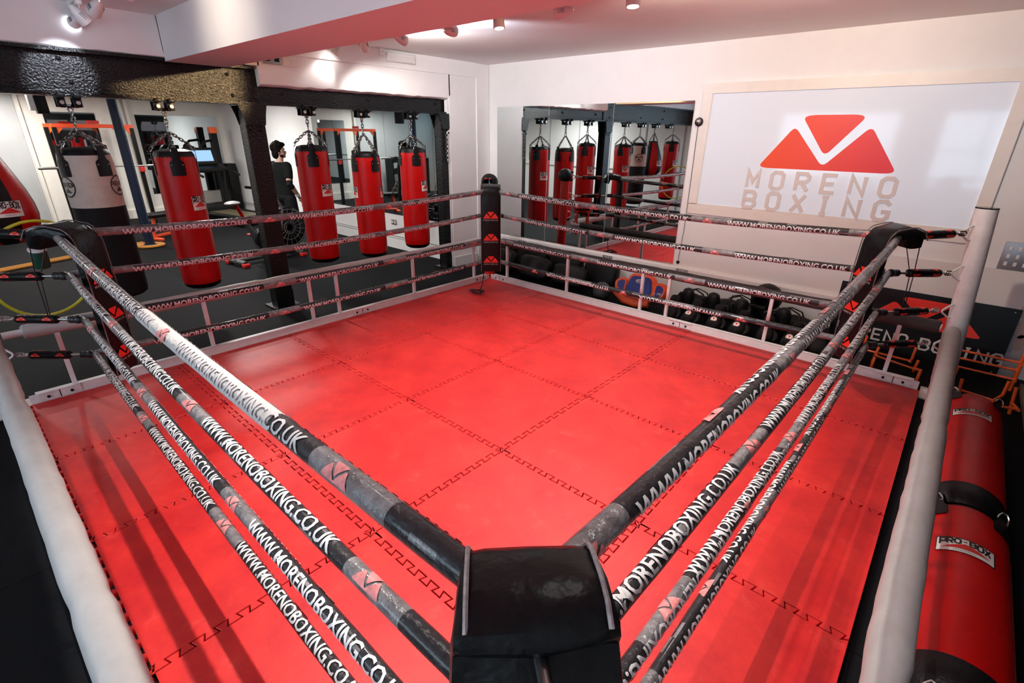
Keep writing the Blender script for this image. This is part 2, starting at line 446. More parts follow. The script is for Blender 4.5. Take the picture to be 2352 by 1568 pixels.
lumpy(mb, -4.0, -.25, 2.55, CZ); lumpy(mb, .585, 3.24, 2.385, CZ); mb.box((-3.07, .17, 2.72), (.14, .86, .32))
mb.box((-3.07, 3.66, 1.40), (.14, .88, 2.96)); mb.box((-3.035, 3.205, 1.17), (.06, .05, 2.40))
mb.box((-2.992, 2.18, 2.785), (.02, 3.14, .19)); mb.box((-2.992, 3.88, 1.40), (.02, .26, 2.95))
struct('wall_left', mb, M_white)
mb = MB(); mb.box((-2.97, 3.45, .04), (.03, .5, .16)); mb.box((-3.2, 3.42, .01), (.4, .05, .1)); struct('baseboard_left', mb, M_white)
# white boxed trunking along the foot of the logo wall
mb = MB(MW)
vs = []
prof = [(0, .30), (.035, .305), (.05, .33), (.05, .395), (.035, .415), (0, .42)]
for xx in (-2.95, 2.60): vs += [(xx, -a, b) for a, b in prof]
mb.add(vs, [(j, (j + 1) % 6, 6 + (j + 1) % 6, 6 + j) for j in range(6)] + [list(range(6)), list(range(6, 12))[::-1]])
struct('trim_3', mb, M_white)
# plaster boxing (drop beam) crossing the ceiling
mb = MB(); mb.box((.93, .015, 2.70), (7.9, .54, .365)); struct('ceiling_beam', mb, M_ceil)

# ------------------------------------------------------------------ logo window on the right wall
mb = MB(MW)
zt, zb, x0, x1 = 2.374, 1.20, .472, 2.943
mb.box(((x0 + x1) / 2, -.02, zt + .05), (x1 - x0 + .22, .04, .10)); mb.box(((x0 + x1) / 2, -.009, zb - .06), (x1 - x0 + .22, .018, .12))
mb.box((x0 - .05, -.018, (zt + zb) / 2), (.10, .036, zt - zb)); mb.box((x1 + .05, -.018, (zt + zb) / 2), (.10, .036, zt - zb))
win = struct('window_1', mb, M_cream)
MB(MW).box(((x0 + x1) / 2, -.006, (zt + zb) / 2), (x1 - x0, .012, zt - zb)).build('pane', M_frost, win)
mb = MB()
for poly in LOGO: mb.add([(1.694 + a * 1.243, -.0135, 1.633 + b * 1.243) for a, b in flat_mesh([poly])[0]], flat_mesh([poly])[1])
o = mb.build('logo_sign', M_logo_grad); o.matrix_world = MW
tag(o, 'large orange and red three-piece emblem on the frosted window', 'logo')
def sign_letters(s, x0, x1, z0, h):
    for i, ch in enumerate(s):
        xx = x0 + (x1 - x0) * i / (len(s) - 1)
        mb = MB(MW)
        for qi, q in enumerate(glyph_quads(ch, .21)): mb.prism([(xx + a * h, z0 + b * h) for a, b in q], .024 + .0005 * qi)
        pl = {'M': 'large raised white letter M starting the upper word on the frosted window', 'R': 'large raised white letter R in the upper word on the frosted window', 'E': 'large raised white letter E in the upper word on the frosted window',
              'B': 'large raised white letter B starting the lower word on the frosted window', 'X': 'large raised white letter X in the lower word on the frosted window', 'I': 'large raised white letter I in the lower word on the frosted window',
              'G': 'large raised white letter G ending the lower word on the frosted window'}.get(ch)
        if ch == 'O': pl = {('MORENO', 1): 'large raised white letter O after the M in the upper word', ('MORENO', 5): 'large raised white letter O ending the upper word on the window', ('BOXING', 1): 'large raised white letter O after the B in the lower word'}[(s, i)]
        if ch == 'N': pl = 'large raised white letter N before the final O of the upper word' if s == 'MORENO' else 'large raised white letter N before the final G of the lower word'
        tag(mb.build('sign_letter', M_frost_letter), pl, 'letter', 'raised letters on the frosted window')
sign_letters('MORENO', .999, 2.222, 1.428, .166)
sign_letters('BOXING', .999, 2.222, 1.212, .170)

# ------------------------------------------------------------------ mirrors
def wall_mirror(name, label, x0, x1, z0, z1, grp='mirrors on the logo wall'):
    o = MB(MW).box(((x0 + x1) / 2, -.004, (z0 + z1) / 2), (x1 - x0 - .006, .008, z1 - z0)).build(name, M_mirror)
    return tag(o, label, 'mirror', grp)
wall_mirror('wall_mirror', 'narrow frameless mirror panel next to the room corner', -2.812, -1.816, .425, 2.306)
wall_mirror('wall_mirror', 'middle frameless mirror panel of the three on the logo wall', -1.816, -.777, .425, 2.309)
wall_mirror('wall_mirror', 'frameless mirror panel nearest the frosted logo window', -.777, .275, .425, 2.312)
def plane_mirror(label, x0, x1, y0, y1, z0, z1):
    return tag(MB().box(((x0 + x1) / 2, (y0 + y1) / 2, (z0 + z1) / 2), (x1 - x0, y1 - y0, z1 - z0)).build('wall_mirror', M_mirror2), label, 'mirror', 'mirrors in the gym beyond the beam')
plane_mirror('long mirror on the far gym wall behind the treadmill', XF, XF + .012, 1.56, 3.30, .48, 2.24)
plane_mirror('tall mirror on the far gym wall behind the white and black bag', XF, XF + .012, -.05, .82, .45, 2.25)
plane_mirror('big mirror on the end wall behind the red bags near the corner', -7.4, -3.40, YE - .012, YE, .57, 2.55)

# ------------------------------------------------------------------ black steel beam and columns
t = thing('steel_beam', 'long bumpy black-painted steel beam carrying the punch bags', 'beam', (-3.08, 0, 2.2))
mb = MB(T(0, 0, -2.2))
mb.box((-.04, -1.93, 2.365), (.05, 4.86, .33)); mb.box((-.02, -1.9, 2.20), (.18, 4.9, .026)); mb.box((-.02, -1.9, 2.535), (.18, 4.9, .026))
mb.box((-.037, .545, 2.365), (.06, .10, .345), bev=.008); mb.box((-.06, 1.9, 2.295), (.08, 2.7, .165)); mb.box((-.02, 1.9, 2.20), (.16, 2.7, .026))
mb.build('beam_web', M_black_paint, t)
def bolts(pts, r=.018):
    for x, y, z in pts:
        MB(T(x + 3.0, y, z - 2.2) @ RY(PI / 2)).lathe([(r, 0), (r, .012), (r * .6, .018), (.001, .02)], 6).build('bolt', M_black_steel, t)
bolts([(-3.016, -1.02, 2.475), (-3.016, -.98, 2.30), (-3.016, .30, 2.46), (-3.016, .32, 2.27), (-3.021, .85, 2.31), (-3.021, 1.95, 2.31), (-3.021, 3.05, 2.31), (-3.016, -2.1, 2.475), (-3.016, -2.06, 2.3)])
def column(label, y, w, fl=.06, fr=.04):
    t = thing('steel_column', label, 'column', (-3.10, y, FZ))
    H = 2.19 - FZ
    mb = MB()
    mb.box((.075, 0, H / 2), (.016, w, H)); mb.box((-.075, 0, H / 2), (.016, w, H)); mb.box((0, 0, H / 2), (.15, .02, H))
    mb.box((0, -w / 2 + .008, H / 2), (.15, .016, H))
    mb.build('shaft', M_black_paint, t)
    mb = MB()
    for sx in (.088, -.088): mb.prism([(-w / 2 - fl, H), (w / 2 + fr, H), (w / 2 + fr * .45, H - .09), (w / 2, H - .20), (-w / 2, H - .20), (-w / 2 - fl * .45, H - .09)], .012, M=T(sx + .006 * (1 if sx > 0 else -1), 0, 0) @ RZ(PI / 2))
    mb.box((0, (fr - fl) / 2, H - .008), (.20, w + fl + fr, .02))
    for yy in (-.08, .02): mb.box((.1, yy + .03, H - .25), (.012, .02, .02))
    b = mb.build('head_bracket', M_black_paint, t)
    for k in range(3):
        for yy in (-w / 2 + .03, w / 2 - .03): MB(T(.094, yy, H - .07 - .07 * k) @ RY(PI / 2)).lathe([(.014, 0), (.012, .010), (.001, .013)], 8).build('rivet', M_black_steel, b)
    mb = MB(); mb.box((0, 0, .01), (.30, w + .12, .02)); mb.box((.06, 0, .10), (.06, w * 1.05, .2)); mb.build('base_plate', M_black_paint, t)
    return t
column('thick black steel column in the middle under the beam', .47, .20)
c2 = column('black steel column at the end of the beam beside the white wall', 3.14, .13, .07, .0)
mb = MB(T(.11, .0, 1.72))
def link(mb, M, L=.042, W=.026, r=.0052, n=10, seg=5):
    pts = []
    for i in range(n):
        a = 2 * PI * i / n; pts.append((W / 2 * math.cos(a), 0, (L / 2 - W / 2) * (1 if math.sin(a) > 0 else -1) + W / 2 * math.sin(a)))
    mb.tube(pts, r, seg, closed=True, M=M)
def chain(mb, a, b, sag=0., L=.042, W=.026, r=.0052):
    a = V(a); b = V(b); pitch = L - 2.2 * r; n = max(2, round((b - a).length / pitch))
    for i in range(n):
        tt = (i + .5) / n; p = a.lerp(b, tt); p.z -= sag * 4 * tt * (1 - tt)
        d = (b - a).normalized()
        q = d.to_track_quat('Z', 'Y').to_matrix().to_4x4()
        link(mb, Matrix.Translation(p) @ q @ RZ(PI / 2 * (i % 2) + .3), L, W, r)
chain(mb, (0, 0, .28), (0, .0, -.12), L=.045, W=.028, r=.006)
mb.build('spare_chain', M_chain, c2)
t = thing('steel_column', 'slim round navy-painted column standing between the white bag and red bag', 'column', (-8.1, .36, FZ))
MB().tube([(0, 0, 0), (0, 0, 2.66)], .075, 20).build('shaft', M_navy, t)
MB().lathe([(.13, 0), (.13, .02), (.09, .04), (.085, .06)], 20).build('base_collar', M_navy, t)

# ------------------------------------------------------------------ hanging bags
BX = -3.10
def pro_label(w, h):
    """(white, black, red) artwork lists"""
    white = [[(-w / 2, -h / 2), (w / 2, -h / 2), (w / 2, h / 2), (-w / 2, h / 2)]]
    frame = []
    t = w * .02
    for a, b, c, d in ((-w / 2 - t, w / 2 + t, h / 2, h / 2 + t), (-w / 2 - t, w / 2 + t, -h / 2 - t, -h / 2), (-w / 2 - t, -w / 2, -h / 2, h / 2), (w / 2, w / 2 + t, -h / 2, h / 2)):
        frame.append([(a, c), (b, c), (b, d), (a, d)])
    s = 'PRO-BOX'; lw = w * .9 / 7
    for i, ch in enumerate(s):
        x = -w * .44 + i * lw * .995; k = abs(i - 3) / 3
        hh = h * (.26 + .20 * k); zb = h * .44 - hh
        for q in glyph_quads(ch, .26): frame.append([(x + a * lw * 1.12, zb + b * hh) for a, b in q])
    red = [[(-w * .42, -h * .26), (w * .42, -h * .26), (0, h * .13)]]
    frame += [[(-w * .2 + i * w * .04, -h * .40), (-w * .185 + i * w * .04, -h * .40), (-w * .185 + i * w * .04, -h * .35), (-w * .2 + i * w * .04, -h * .35)] for i in range(10)]
    return white, frame, red
LAB = [flat_mesh(p, du=.02) for p in pro_label(.165, .135)]
def label_on_cyl(root, r, ang, z):
    mb = MB()
    for i, vf in enumerate(LAB): mb.m(i); cyl_wrap(mb, vf, r + .0012 + .0012 * i, None, ang, z)
    return mb.build('maker_label', [M_label, M_ink, M_redpr], root, sharp=0)
def dring(mb, M, w=.05):
    mb.tube([(-w / 2, 0, 0), (w / 2, 0, 0), (w / 2, 0, .015), (w * .35, 0, .045), (0, 0, .058), (-w * .35, 0, .045), (-w / 2, 0, .015)], .0045, 6, closed=True, M=M)
def tab(r, ang, ztop, wide=.125, tall=.125):
    """leather hanging tab with a narrow neck, wrapped on the bag"""
    w, n = wide / 2, .028
    poly = rounded([(-w, -tall), (w, -tall), (w, 0), (n * 1.3, .018), (n, .06), (n, .13), (-n, .13), (-n, .06), (-n * 1.3, .018), (-w, 0)], .012, 3)
    return flat_mesh([poly], du=.018), ztop - .125
def hang_bag(label, group, y, z0, z1, r=.185, labels=(.73, .73 + PI), tabs=4, tab0=0., mats=None, style='red', rz=0., zhook=2.08):
    t = thing('punch_bag', label, 'punch bag', (BX, y, 0), rz, group)
    H = z1 - z0
    if style == 'white':
        zs = z0 + .86
        MB().lathe([(.06, z0), (r * .8, z0 + .004), (r * .97, z0 + .03), (r, z0 + .08), (r * 1.0, zs)], 32).build('lower_body', M_blkcanvas, t)
        MB().lathe([(r * 1.005, zs - .01), (r * 1.01, zs + .2), (r, z1 - .06), (r * .96, z1)], 32).build('upper_body', M_canvasbag, t)
        for a in (-1.1, 1.1, PI):
            mb = MB()
            ring = [flat_mesh(stroke([(.085 * math.cos(2 * PI * i / 24), .085 * math.sin(2 * PI * i / 24)) for i in range(24)], .012, True), du=.03)]
            cyl_wrap(mb, ring[0], r + .004, None, a, zs + .17)
            tq = text_quads('PRO-BOX', .034, .72, .2, -.085, 0)[0]
            tq += [[(-.045, -.05), (.045, -.05), (0, -.01)]]
            cyl_wrap(mb, flat_mesh(tq, du=.03), r + .0045, None, a, zs + .17)
            mb.build('round_emblem', M_ink, t, sharp=0)
    else:
        MB().lathe([(.05, z0 + .0), (r * .75, z0 + .002), (r * .93, z0 + .025), (r * .985, z0 + .07), (r, z0 + .14), (r, z1 - .10), (r * .985, z1 - .03), (r * .955, z1)], 36).build('body', M_redbag, t)
        MB().lathe([(.02, z0 - .022), (r * .7, z0 - .018), (r * .9, z0 + .004), (r * .965, z0 + .035), (r * .972, z0 + .038)], 32).build('base_cap', M_blkleather, t)
        for a in labels: label_on_cyl(t, r, a, z0 + .66 * H)
    MB().lathe([(r * .965, z1 - .012), (r * .95, z1 + .012), (r * .86, z1 + .045), (r * .55, z1 + .062), (.02, z1 + .066)], 32).build('top_collar', M_blkleather, t)
    for k in range(tabs):
        a = tab0 + 2 * PI * k / tabs if tabs == 4 else (tab0 + (-.62 if k % 2 else .62) + PI * (k // 2))
        vf, zz = tab(r, a, z1)
        mb = MB(); cyl_wrap(mb, vf, r + .005, None, a, z1 - .05)
        for da in (-.045, .045): mb.m(1); mb.ball((math.cos(a + da / r) * (r + .006), math.sin(a + da / r) * (r + .006), z1 - .075), .006, 8, 5); mb.m(0)
        tb = mb.build('hanging_tab', [M_blkleather, M_chrome], t, sharp=0)
        mb = MB(); dring(mb, RZ(a) @ T(r * .97, 0, z1 + .045) @ RY(-.55) @ RZ(PI / 2))
        mb.build('ring', M_chrome, tb)
    mb = MB()
    for k in range(4):
        a = (tab0 + PI / 2 * k) if tabs == 4 and abs(tab0) < 9 else PI / 2 * k
        if style == 'split': a = tab0 + (-.62 if k % 2 else .62) + PI * (k // 2)
        chain(mb, (r * .92 * math.cos(a), r * .92 * math.sin(a), z1 + .085), (.012 * math.cos(a), .012 * math.sin(a), zhook - .17))
    link(mb, T(0, 0, zhook - .15), .07, .036, .006, 12, 6)
    chain(mb, (0, 0, zhook - .125), (0, 0, zhook + .01), L=.05, W=.03, r=.0055)
    mb.build('chain', M_chain, t)
    return t
def trolley(y, label):
    t = thing('beam_clamp', label, 'beam clamp', (BX, y, 2.187), 0, 'black beam clamps holding the punch bags')
    mb = MB()
    for s in (-1, 1):
        mb.box((.02, s * .055, .0), (.19, .05, .035), bev=.006)
        mb.box((.055, s * .055, -.045), (.015, .06, .08), bev=.004); mb.box((-.035, s * .055, -.045), (.015, .06, .08), bev=.004)
        mb.tube([(.07, s * .055, -.05), (-.05, s * .055, -.05)], .012, 8)
    mb.tube([(.0, -.06, -.075), (.0, .06, -.075)], .014, 8)
    mb.build('clamp_body', M_black_steel, t)
    mb = MB()
    for s in (-1, 1): mb.tube([(.07, s * .055, -.05), (.085, s * .055, -.05)], .017, 6)
    mb.tube([(0, -.02, -.075), (0, -.022, -.10), (0, 0, -.115), (0, .022, -.10), (0, .02, -.075)], .006, 6)
    mb.build('bolt', M_chrome, t)
def cam_ang(y): return math.atan2(-2.03 - y, 2.884 - BX)
BG = 'red leather punch bags hanging from the beam'
bag3 = hang_bag('red punch bag hanging between the slim navy column and thick black column', BG, -.34, .39, 1.695, rz=cam_ang(-.34) + .06)
dup(bag3, 'red punch bag hanging just right of the thick black column', (BX, 1.10, .03), cam_ang(1.10) + .05)
dup(bag3, 'red punch bag nearest the white corner wall, last under the beam', (BX, 2.59, -.01), cam_ang(2.59) + .28)
dup(bag3, 'red punch bag beyond the teardrop bag, seen only in the mirror', (-2.95, -2.42, .06), cam_ang(-2.5) + 2.6)
hang_bag('middle red punch bag of the three right of the thick black column', BG, 1.83, .37, 1.64, labels=(1.32, -1.32), tabs=4, tab0=.62, rz=cam_ang(1.83) + .05)
hang_bag('punch bag with off-white canvas top and black lower half', None, -1.04, .43, 1.72, r=.20, tab0=.62, style='white', rz=cam_ang(-1.04))
for y, l in ((-2.42, 'black clamp on the beam above the bag seen only in the mirror'), (-1.72, 'black clamp on the beam above the teardrop bag'), (-1.04, 'black clamp on the beam above the white and black bag'), (-.34, 'black clamp on the beam above the bag left of the thick column'),
             (1.10, 'black clamp on the beam just right of the thick column'), (1.83, 'middle black clamp right of the thick column'), (2.59, 'black clamp on the beam nearest the white corner wall')): trolley(y, l)
# teardrop bag with alternating panels
t = thing('teardrop_bag', 'black and red teardrop punch bag hanging at the photo edge', 'punch bag', (BX, -1.72, 0), -.35)
prof = [(.03, 1.02), (.12, 1.035), (.20, 1.09), (.245, 1.17), (.258, 1.26), (.25, 1.35), (.225, 1.46), (.185, 1.58), (.145, 1.69), (.12, 1.76), (.115, 1.79)]
N = 40
for si in range(8):
    vs = []; fs = []
    for (r, z) in prof:
        for j in range(6): a = 2 * PI * (si * 5 + j) / N; vs.append((r * math.cos(a), r * math.sin(a), z))
    k = 6
    fs = [(i * k + j, i * k + j + 1, (i + 1) * k + j + 1, (i + 1) * k + j) for i in range(len(prof) - 1) for j in range(5)]
    MB().add(vs, fs, True).build('red_panel' if si % 2 else 'black_panel', M_redbag if si % 2 else M_blkleather, t)
MB().lathe([(.118, 1.785), (.10, 1.81), (.02, 1.825)], 24).build('top_collar', M_blkleather, t)
mb = MB()
for k in range(4): a = PI / 2 * k; chain(mb, (.10 * math.cos(a), .10 * math.sin(a), 1.81), (.01, 0, 2.0))
chain(mb, (0, 0, 2.0), (0, 0, 2.09)); mb.build('chain', M_chain, t)
mb = MB()
for i, vf in enumerate(LAB): mb.m(i); mb.add([((.262 + .0015 * i) * math.cos(.59 + u / .25), (.262 + .0015 * i) * math.sin(.59 + u / .25), 1.33 + v * .9) for u, v in vf[0]], vf[1], True, T(0, 0, 0))
mb.build('maker_label', [M_label, M_ink, M_redpr], t, sharp=0)

# ------------------------------------------------------------------ the ring: jigsaw mats
NT, DD = 11, .017
def edge_pts(p, q, nrm, teeth=True):
    """points from p (included) to q (excluded); tooth offset measured along nrm, symmetric for both neighbours"""
    if not teeth: return [p]
    out = [p]; p = V(p); q = V(q); n = V(nrm)
    fwd = (q.x + q.y) > (p.x + p.y)
    seq = []
    for k in range(NT):
        c = (k + .5) / NT; seq += [(c - .018, -DD), (c - .030, DD), (c + .030, DD), (c + .018, -DD)]
    lo, hi = (p, q) if fwd else (q, p)
    pts = [lo.lerp(hi, s_) + n * d_ for s_, d_ in seq]
    if not fwd: pts = pts[::-1]
    return out + [tuple(x) for x in pts]
def inset(poly, d):
    k = len(poly); out = []
    for i in range(k):
        p = V(poly[i]); a = (p - V(poly[i - 1])).normalized(); b = (V(poly[(i + 1) % k]) - p).normalized()
        n1 = V((-a.y, a.x)); n2 = V((-b.y, b.x)); n = n1 + n2
        n = n.normalized() if n.length > 1e-5 else n1
        out.append(tuple(p + n * (d / max(.5, n.dot(n1)))))
    return out
ORD = ['first', 'second', 'third', 'fourth', 'fifth']
for i in range(5):
    for j in range(5):
        a, b = -.5, .5
        poly = []
        poly += edge_pts((a, a), (b, a), (0, 1), True)                       # y- side (outermost row shows its teeth)
        poly += edge_pts((b, a), (b, b), (1, 0), i < 4)
        poly += edge_pts((b, b), (a, b), (0, 1), j < 4)
        poly += edge_pts((a, b), (a, a), (1, 0), i > 0)
        poly = inset(poly, .0028)
        k = len(poly); e = .0025
        top_ = inset(poly, .0018); vs = [(x, y, -.03) for x, y in poly] + [(x, y, -e) for x, y in poly] + [(x, y, 0) for x, y in top_]
        fs = [list(range(2 * k, 3 * k)), list(range(k))[::-1]]
        for o_ in (0, k): fs += [(o_ + n, o_ + (n + 1) % k, o_ + k + (n + 1) % k, o_ + k + n) for n in range(k)]
        o = MB().add(vs, fs).build('floor_mat', M_mat, None, (-1.5 + i, -1.5 + j, 0))
        tag(o, 'red jigsaw foam mat, %s row from the punch bags, %s mat from the mirrored wall' % (ORD[i], ORD[4 - j]), 'floor mat', 'red jigsaw mats of the ring floor')
struct('floor_underlay', box6(-2.0, 3.0, -2.0, 3.0, FZ, -.031), M_seam)

# ------------------------------------------------------------------ ring side frames
def side(label, A, B, ups, sleeve, s0=.10, s1=None, r=.055, base=True):
    """frame from post A to post B (floor points, ring outside on the right of travel when seen from above)"""
    A = V(A); B = V(B); L = (B - A).length; ang = math.atan2(B.y - A.y, B.x - A.x)
    t = thing('ring_side_frame', label, 'ring frame', (A.x, A.y, 0), ang, 'white steel side frames of the boxing ring')
    # local: x along, y inward = +1
    mb = MB(); mb.box((L / 2, .055, .025), (L - .16, .008, .09)); mb.box((L / 2, .02, -.016), (L - .24, .07, .008)); mb.box((L / 2, .03, .066), (L - .24, .055, .008))
    if not base: mb = MB(); mb.box((L / 2, -.06, -.03), (L - .05, .05, .03))
    mb.build('base_angle', M_steel_white, t)
    for xx in (L * .425, L * .05, L * .95) if base else ():
        mb = MB(); mb.box((xx, .062, .04), (.26, .008, .062)); mb.box((xx, .05, .073), (.24, .05, .006)); mb.m(1)
        for d in (-.07, .07): mb.tube([(xx + d, .064, .035), (xx + d, .073, .035)], .011, 8)
        mb.box((xx, .0665, .04), (.006, .002, .062)); mb.m(0)
        mb.build('joint_plate', [M_steel_white, M_black_steel], t)
    for u in ups:
        MB().box((u, .02 if base else -.03, .25), (.030, .030, .56)).build('upright', M_steel_white, t)
    rl = MB(); rl.tube([(.07, 0, .545), (L - .07, 0, .545)], .027, 12); rail = rl.build('top_rail', M_steel_white, t)
    a, b = s0, (s1 if s1 else L - .10)
    n = 60; rnd = random.Random(len(label)); path = []; rad = []
    for i in range(n + 1):
        path.append((a + (b - a) * i / n, rnd.uniform(-.002, .002), .545 + rnd.uniform(-.002, .002))); rad.append(r * (1 + rnd.uniform(-.02, .02) + (-.12 if i in (15, 16, 38) else 0)))
    path = [(a - .012, 0, .545)] + path + [(b + .012, 0, .545)]; rad = [r * .75] + rad + [r * .75]
    MB().tube(path, rad, 18).build('padded_sleeve', sleeve, rail)
    return t
PL, PB, PR, PN = (-2.06, -2.06), (-2.06, 3.06), (3.06, 3.06), (3.06, -2.06)
UP = [.36, 1.38, 2.38, 2.69, 3.73, 4.78]
# local y+ must be inward: travel PB->PL has inward (+x) on the left
side('white ring side frame with pale padded rail below the punch bags', PB, PL, [5.12 - u for u in UP], M_sleeve, .12, 4.93)
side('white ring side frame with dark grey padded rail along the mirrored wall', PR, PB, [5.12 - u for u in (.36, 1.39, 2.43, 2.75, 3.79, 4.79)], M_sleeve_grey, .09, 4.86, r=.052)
side('ring side frame with white padded rail on the photo left edge', PL, PN, UP, M_sleeve, .085, 5.0, r=.058, base=False)
side('ring side frame with white padded rail beside the fallen bags', PN, PR, UP, M_sleeve, .1, 5.01, r=.058, base=False)

# ------------------------------------------------------------------ corner posts
def post(label, base, top, m, ringlv, inward, sleeve=None, r=.068):
    t = thing('corner_post', label, 'corner post', (base[0], base[1], FZ), 0, 'corner posts of the boxing ring')
    b = V((0, 0, 0)); e = V((top[0] - base[0], top[1] - base[1], top[2] - FZ))
    prof = [b, b.lerp(e, .3), b.lerp(e, .6), e]
    mb = MB(); mb.tube(prof, r, 28, caps=False); mb.tube([e, e - V((0, 0, .06))], r * .92, 28, caps=True); mb.build('tube', m, t)
    mb = MB(); n = 28
    mb.tube([e + V((0, 0, -.004)), e + V((0, 0, .004))], r * 1.01, n); mb.m(1); mb.tube([e + V((0, 0, .0045)), e + V((0, 0, .005))], r * .93, n)
    mb.build('open_top', [M_black_steel, M_gloss_black], t)
    MB().box((0, 0, .006), (.26, .26, .012)).build('foot_plate', M_steel_white, t)
    d = V((inward[0], inward[1], 0)).normalized(); sd = V((-d.y, d.x, 0))
    for z in ringlv:
        p = b.lerp(e, (z - FZ) / (top[2] - FZ)) + d * r * .95
        mb = MB(); mb.tube([p + V((0, 0, .055)), p + d * .03 + V((0, 0, .05)), p + d * .085 + V((0, 0, .012)), p + d * .09, p + d * .085 - V((0, 0, .012)), p + d * .03 - V((0, 0, .05)), p - V((0, 0, .055))], .007, 8)
        mb.build('anchor_ring', m if m is not M_red_post else M_chrome, t)
    return t
LV = (1.30, 1.0, .70, .42)
post('white steel corner post standing at the right end of the logo wall', (3.13, 3.08), (3.0, 3.06, 1.48), M_steel_white, LV, (-1, -1))
post('white corner post at the left edge of the photo', (-2.12, -2.10), (-2.04, -2.04, 1.48), M_steel_white, LV, (1, 1))
post('red padded corner post behind the far black corner pad', (-2.14, 3.14), (-2.12, 3.12, 1.27), M_red_post, LV, (1, -1), r=.074)
post('white corner post below the camera, hidden behind the nearest pad', (3.10, -2.10), (3.06, -2.06, 1.40), M_steel_white, LV, (-1, 1))

# ------------------------------------------------------------------ ropes
WEB = font_flat('WWW.MORENOBOXING.CO.UK', 1.0, .022, dv=.12)
wx = max(v[0] for v in WEB[0]); wy0 = min(v[1] for v in WEB[0]); wy1 = max(v[1] for v in WEB[0])
LOGO_R = flat_mesh(LOGO, du=.05, dv=.05)
def ring_rope(label, A, B, za, zb, sag, r, up, shift=0., rows=(0.,), cloth=None, dim=False, tapef=.06, seed=1, group='', length=.87):
    """A->B is reading direction; up = letter-top direction (unit, perpendicular); normal = dir x up"""
    A = V((*A, za)); B = V((*B, zb)); L = (B - A).length; rnd = random.Random(seed)
    d = (B - A).normalized(); upv = V(up); upv = (upv - d * upv.dot(d)).normalized(); nrm = d.cross(upv)
    def P(s): t_ = s / L; p = A.lerp(B, t_); p.z -= sag * 4 * t_ * (1 - t_); return p
    mb = MB()
    n = 56
    # tape sections alternate so the scuffed clear tape sits round each emblem
    path = [P(L * i / n) for i in range(n + 1)]; rad = [r * (1 + rnd.uniform(-.025, .025)) for _ in path]
    segs = 14
    mb.tube(path, rad, segs, up=tuple(nrm))
    nf = len(mb.f)
    per = 1.215
    for fi in range(n * segs):
        s_ = L * ((fi // segs) + .5) / n
        ph = ((s_ - shift) % per)
        if cloth and cloth[0] < s_ < cloth[1]: mb.mi[fi] = 4
        elif ph > length + .03 or rnd.random() < tapef: mb.mi[fi] = 1
    sc = length / wx
    def wrap(vf, s0, scale, row, mi, flip=False):
        vs, fs = vf; mb.cur = mi; pts = []
        vmid = (wy0 + wy1) / 2 if mi in (2, 5) else .2
        for u, v in vs:
            if flip: u, v = (wx - u), (2 * vmid - v)
            s_ = s0 + u * scale; th = row + (v - vmid) * scale / r
            s2 = min(max(s_, 0), L)
            fz = .0035 if not (cloth and cloth[0] < s2 < cloth[1]) else .007
            pts.append(tuple(P(s2) + (nrm * math.cos(th) + upv * math.sin(th)) * (r * 1.02 + fz * .5)))
        mb.add(pts, fs, True)
    for ri, row in enumerate(rows):
        s_ = shift - per + (per * .5 if ri % 2 and len(rows) < 3 else 0)
        while s_ < L:
            if s_ > -.02 and s_ + length < L + .02: wrap(WEB, s_, sc, row, 5 if dim else 2, flip=(ri % 2 == 1))
            ls = s_ + length + (per - length) / 2
            if .06 < ls < L - .06: wrap(LOGO_R, ls, .105, row, 3)
            s_ += per
    o = mb.build('ring_rope', [M_rope, M_tape, M_print, M_logo_faded, M_cloth, M_print_dim], sharp=0)
    return tag(o, label, 'ring rope', group)
XL_, XR_, YN_, YF_ = -1.57, 2.585, -1.59, 2.575
names = ['top', 'second', 'third', 'lowest']
zc = [1.285, 1.01, .695, .425]
sides = {
 'bags': ((XL_, YN_ + .02), (XL_, YF_ - .03), (.10, 0, 1), 'on the side facing the punch bags'),
 'wall': ((XL_ + .03, YF_), (XR_ - .03, YF_), (0, -.10, 1), 'on the side along the mirrored wall'),
 'left': ((XL_ + .02, -1.57), (2.53, -1.625), (0, 1, .35), 'running from the left corner toward the camera'),
 'right': ((2.545, -1.56), (2.58, YF_ - .03), (-1, 0, .35), 'running from the right corner toward the camera'),
}
seed = 1
for k in range(4):
    for sd, (A, B, up, desc) in sides.items():
        r = .029 if k == 0 else .026
        rows = {'bags': (-.25, 2.4), 'wall': (-.15, 2.6), 'left': (-.35, 2.2), 'right': (-1.15, 1.15)}[sd]
        if sd == 'wall' and k == 3: rows = (2.9, -.1)
        if sd == 'right' and k == 2: rows = (.45, -1.0)
        if sd == 'right' and k == 1: rows = (.1, 2.6)
        if sd == 'left' and k in (1, 3): rows = (.1, 2.6)
        sh = {'bags': .36, 'wall': (.46, .57, .38, .30)[k], 'left': (.12, 1.39, .45, .2)[k], 'right': (.25, .05, .75, .55)[k]}[sd]
        cloth = (2.05, 3.3) if (sd == 'left' and k == 0) else None
        if sd == 'left' and k == 0: r = .031
        if sd in ('left', 'right'): r *= .92
        ring_rope('%s black ring rope with white web address, %s' % (names[k], desc), A, B, zc[k], zc[k], .05 if k < 2 else .03, r, up, sh, rows, cloth, dim=(sd == 'left' and k == 0), tapef=.75 if sd == 'bags' and k < 2 else (.3 if sd == 'wall' and k == 0 else .06), seed=seed, group='printed ring ropes', length=.90 if sd in ('left', 'right') else .86); seed += 1

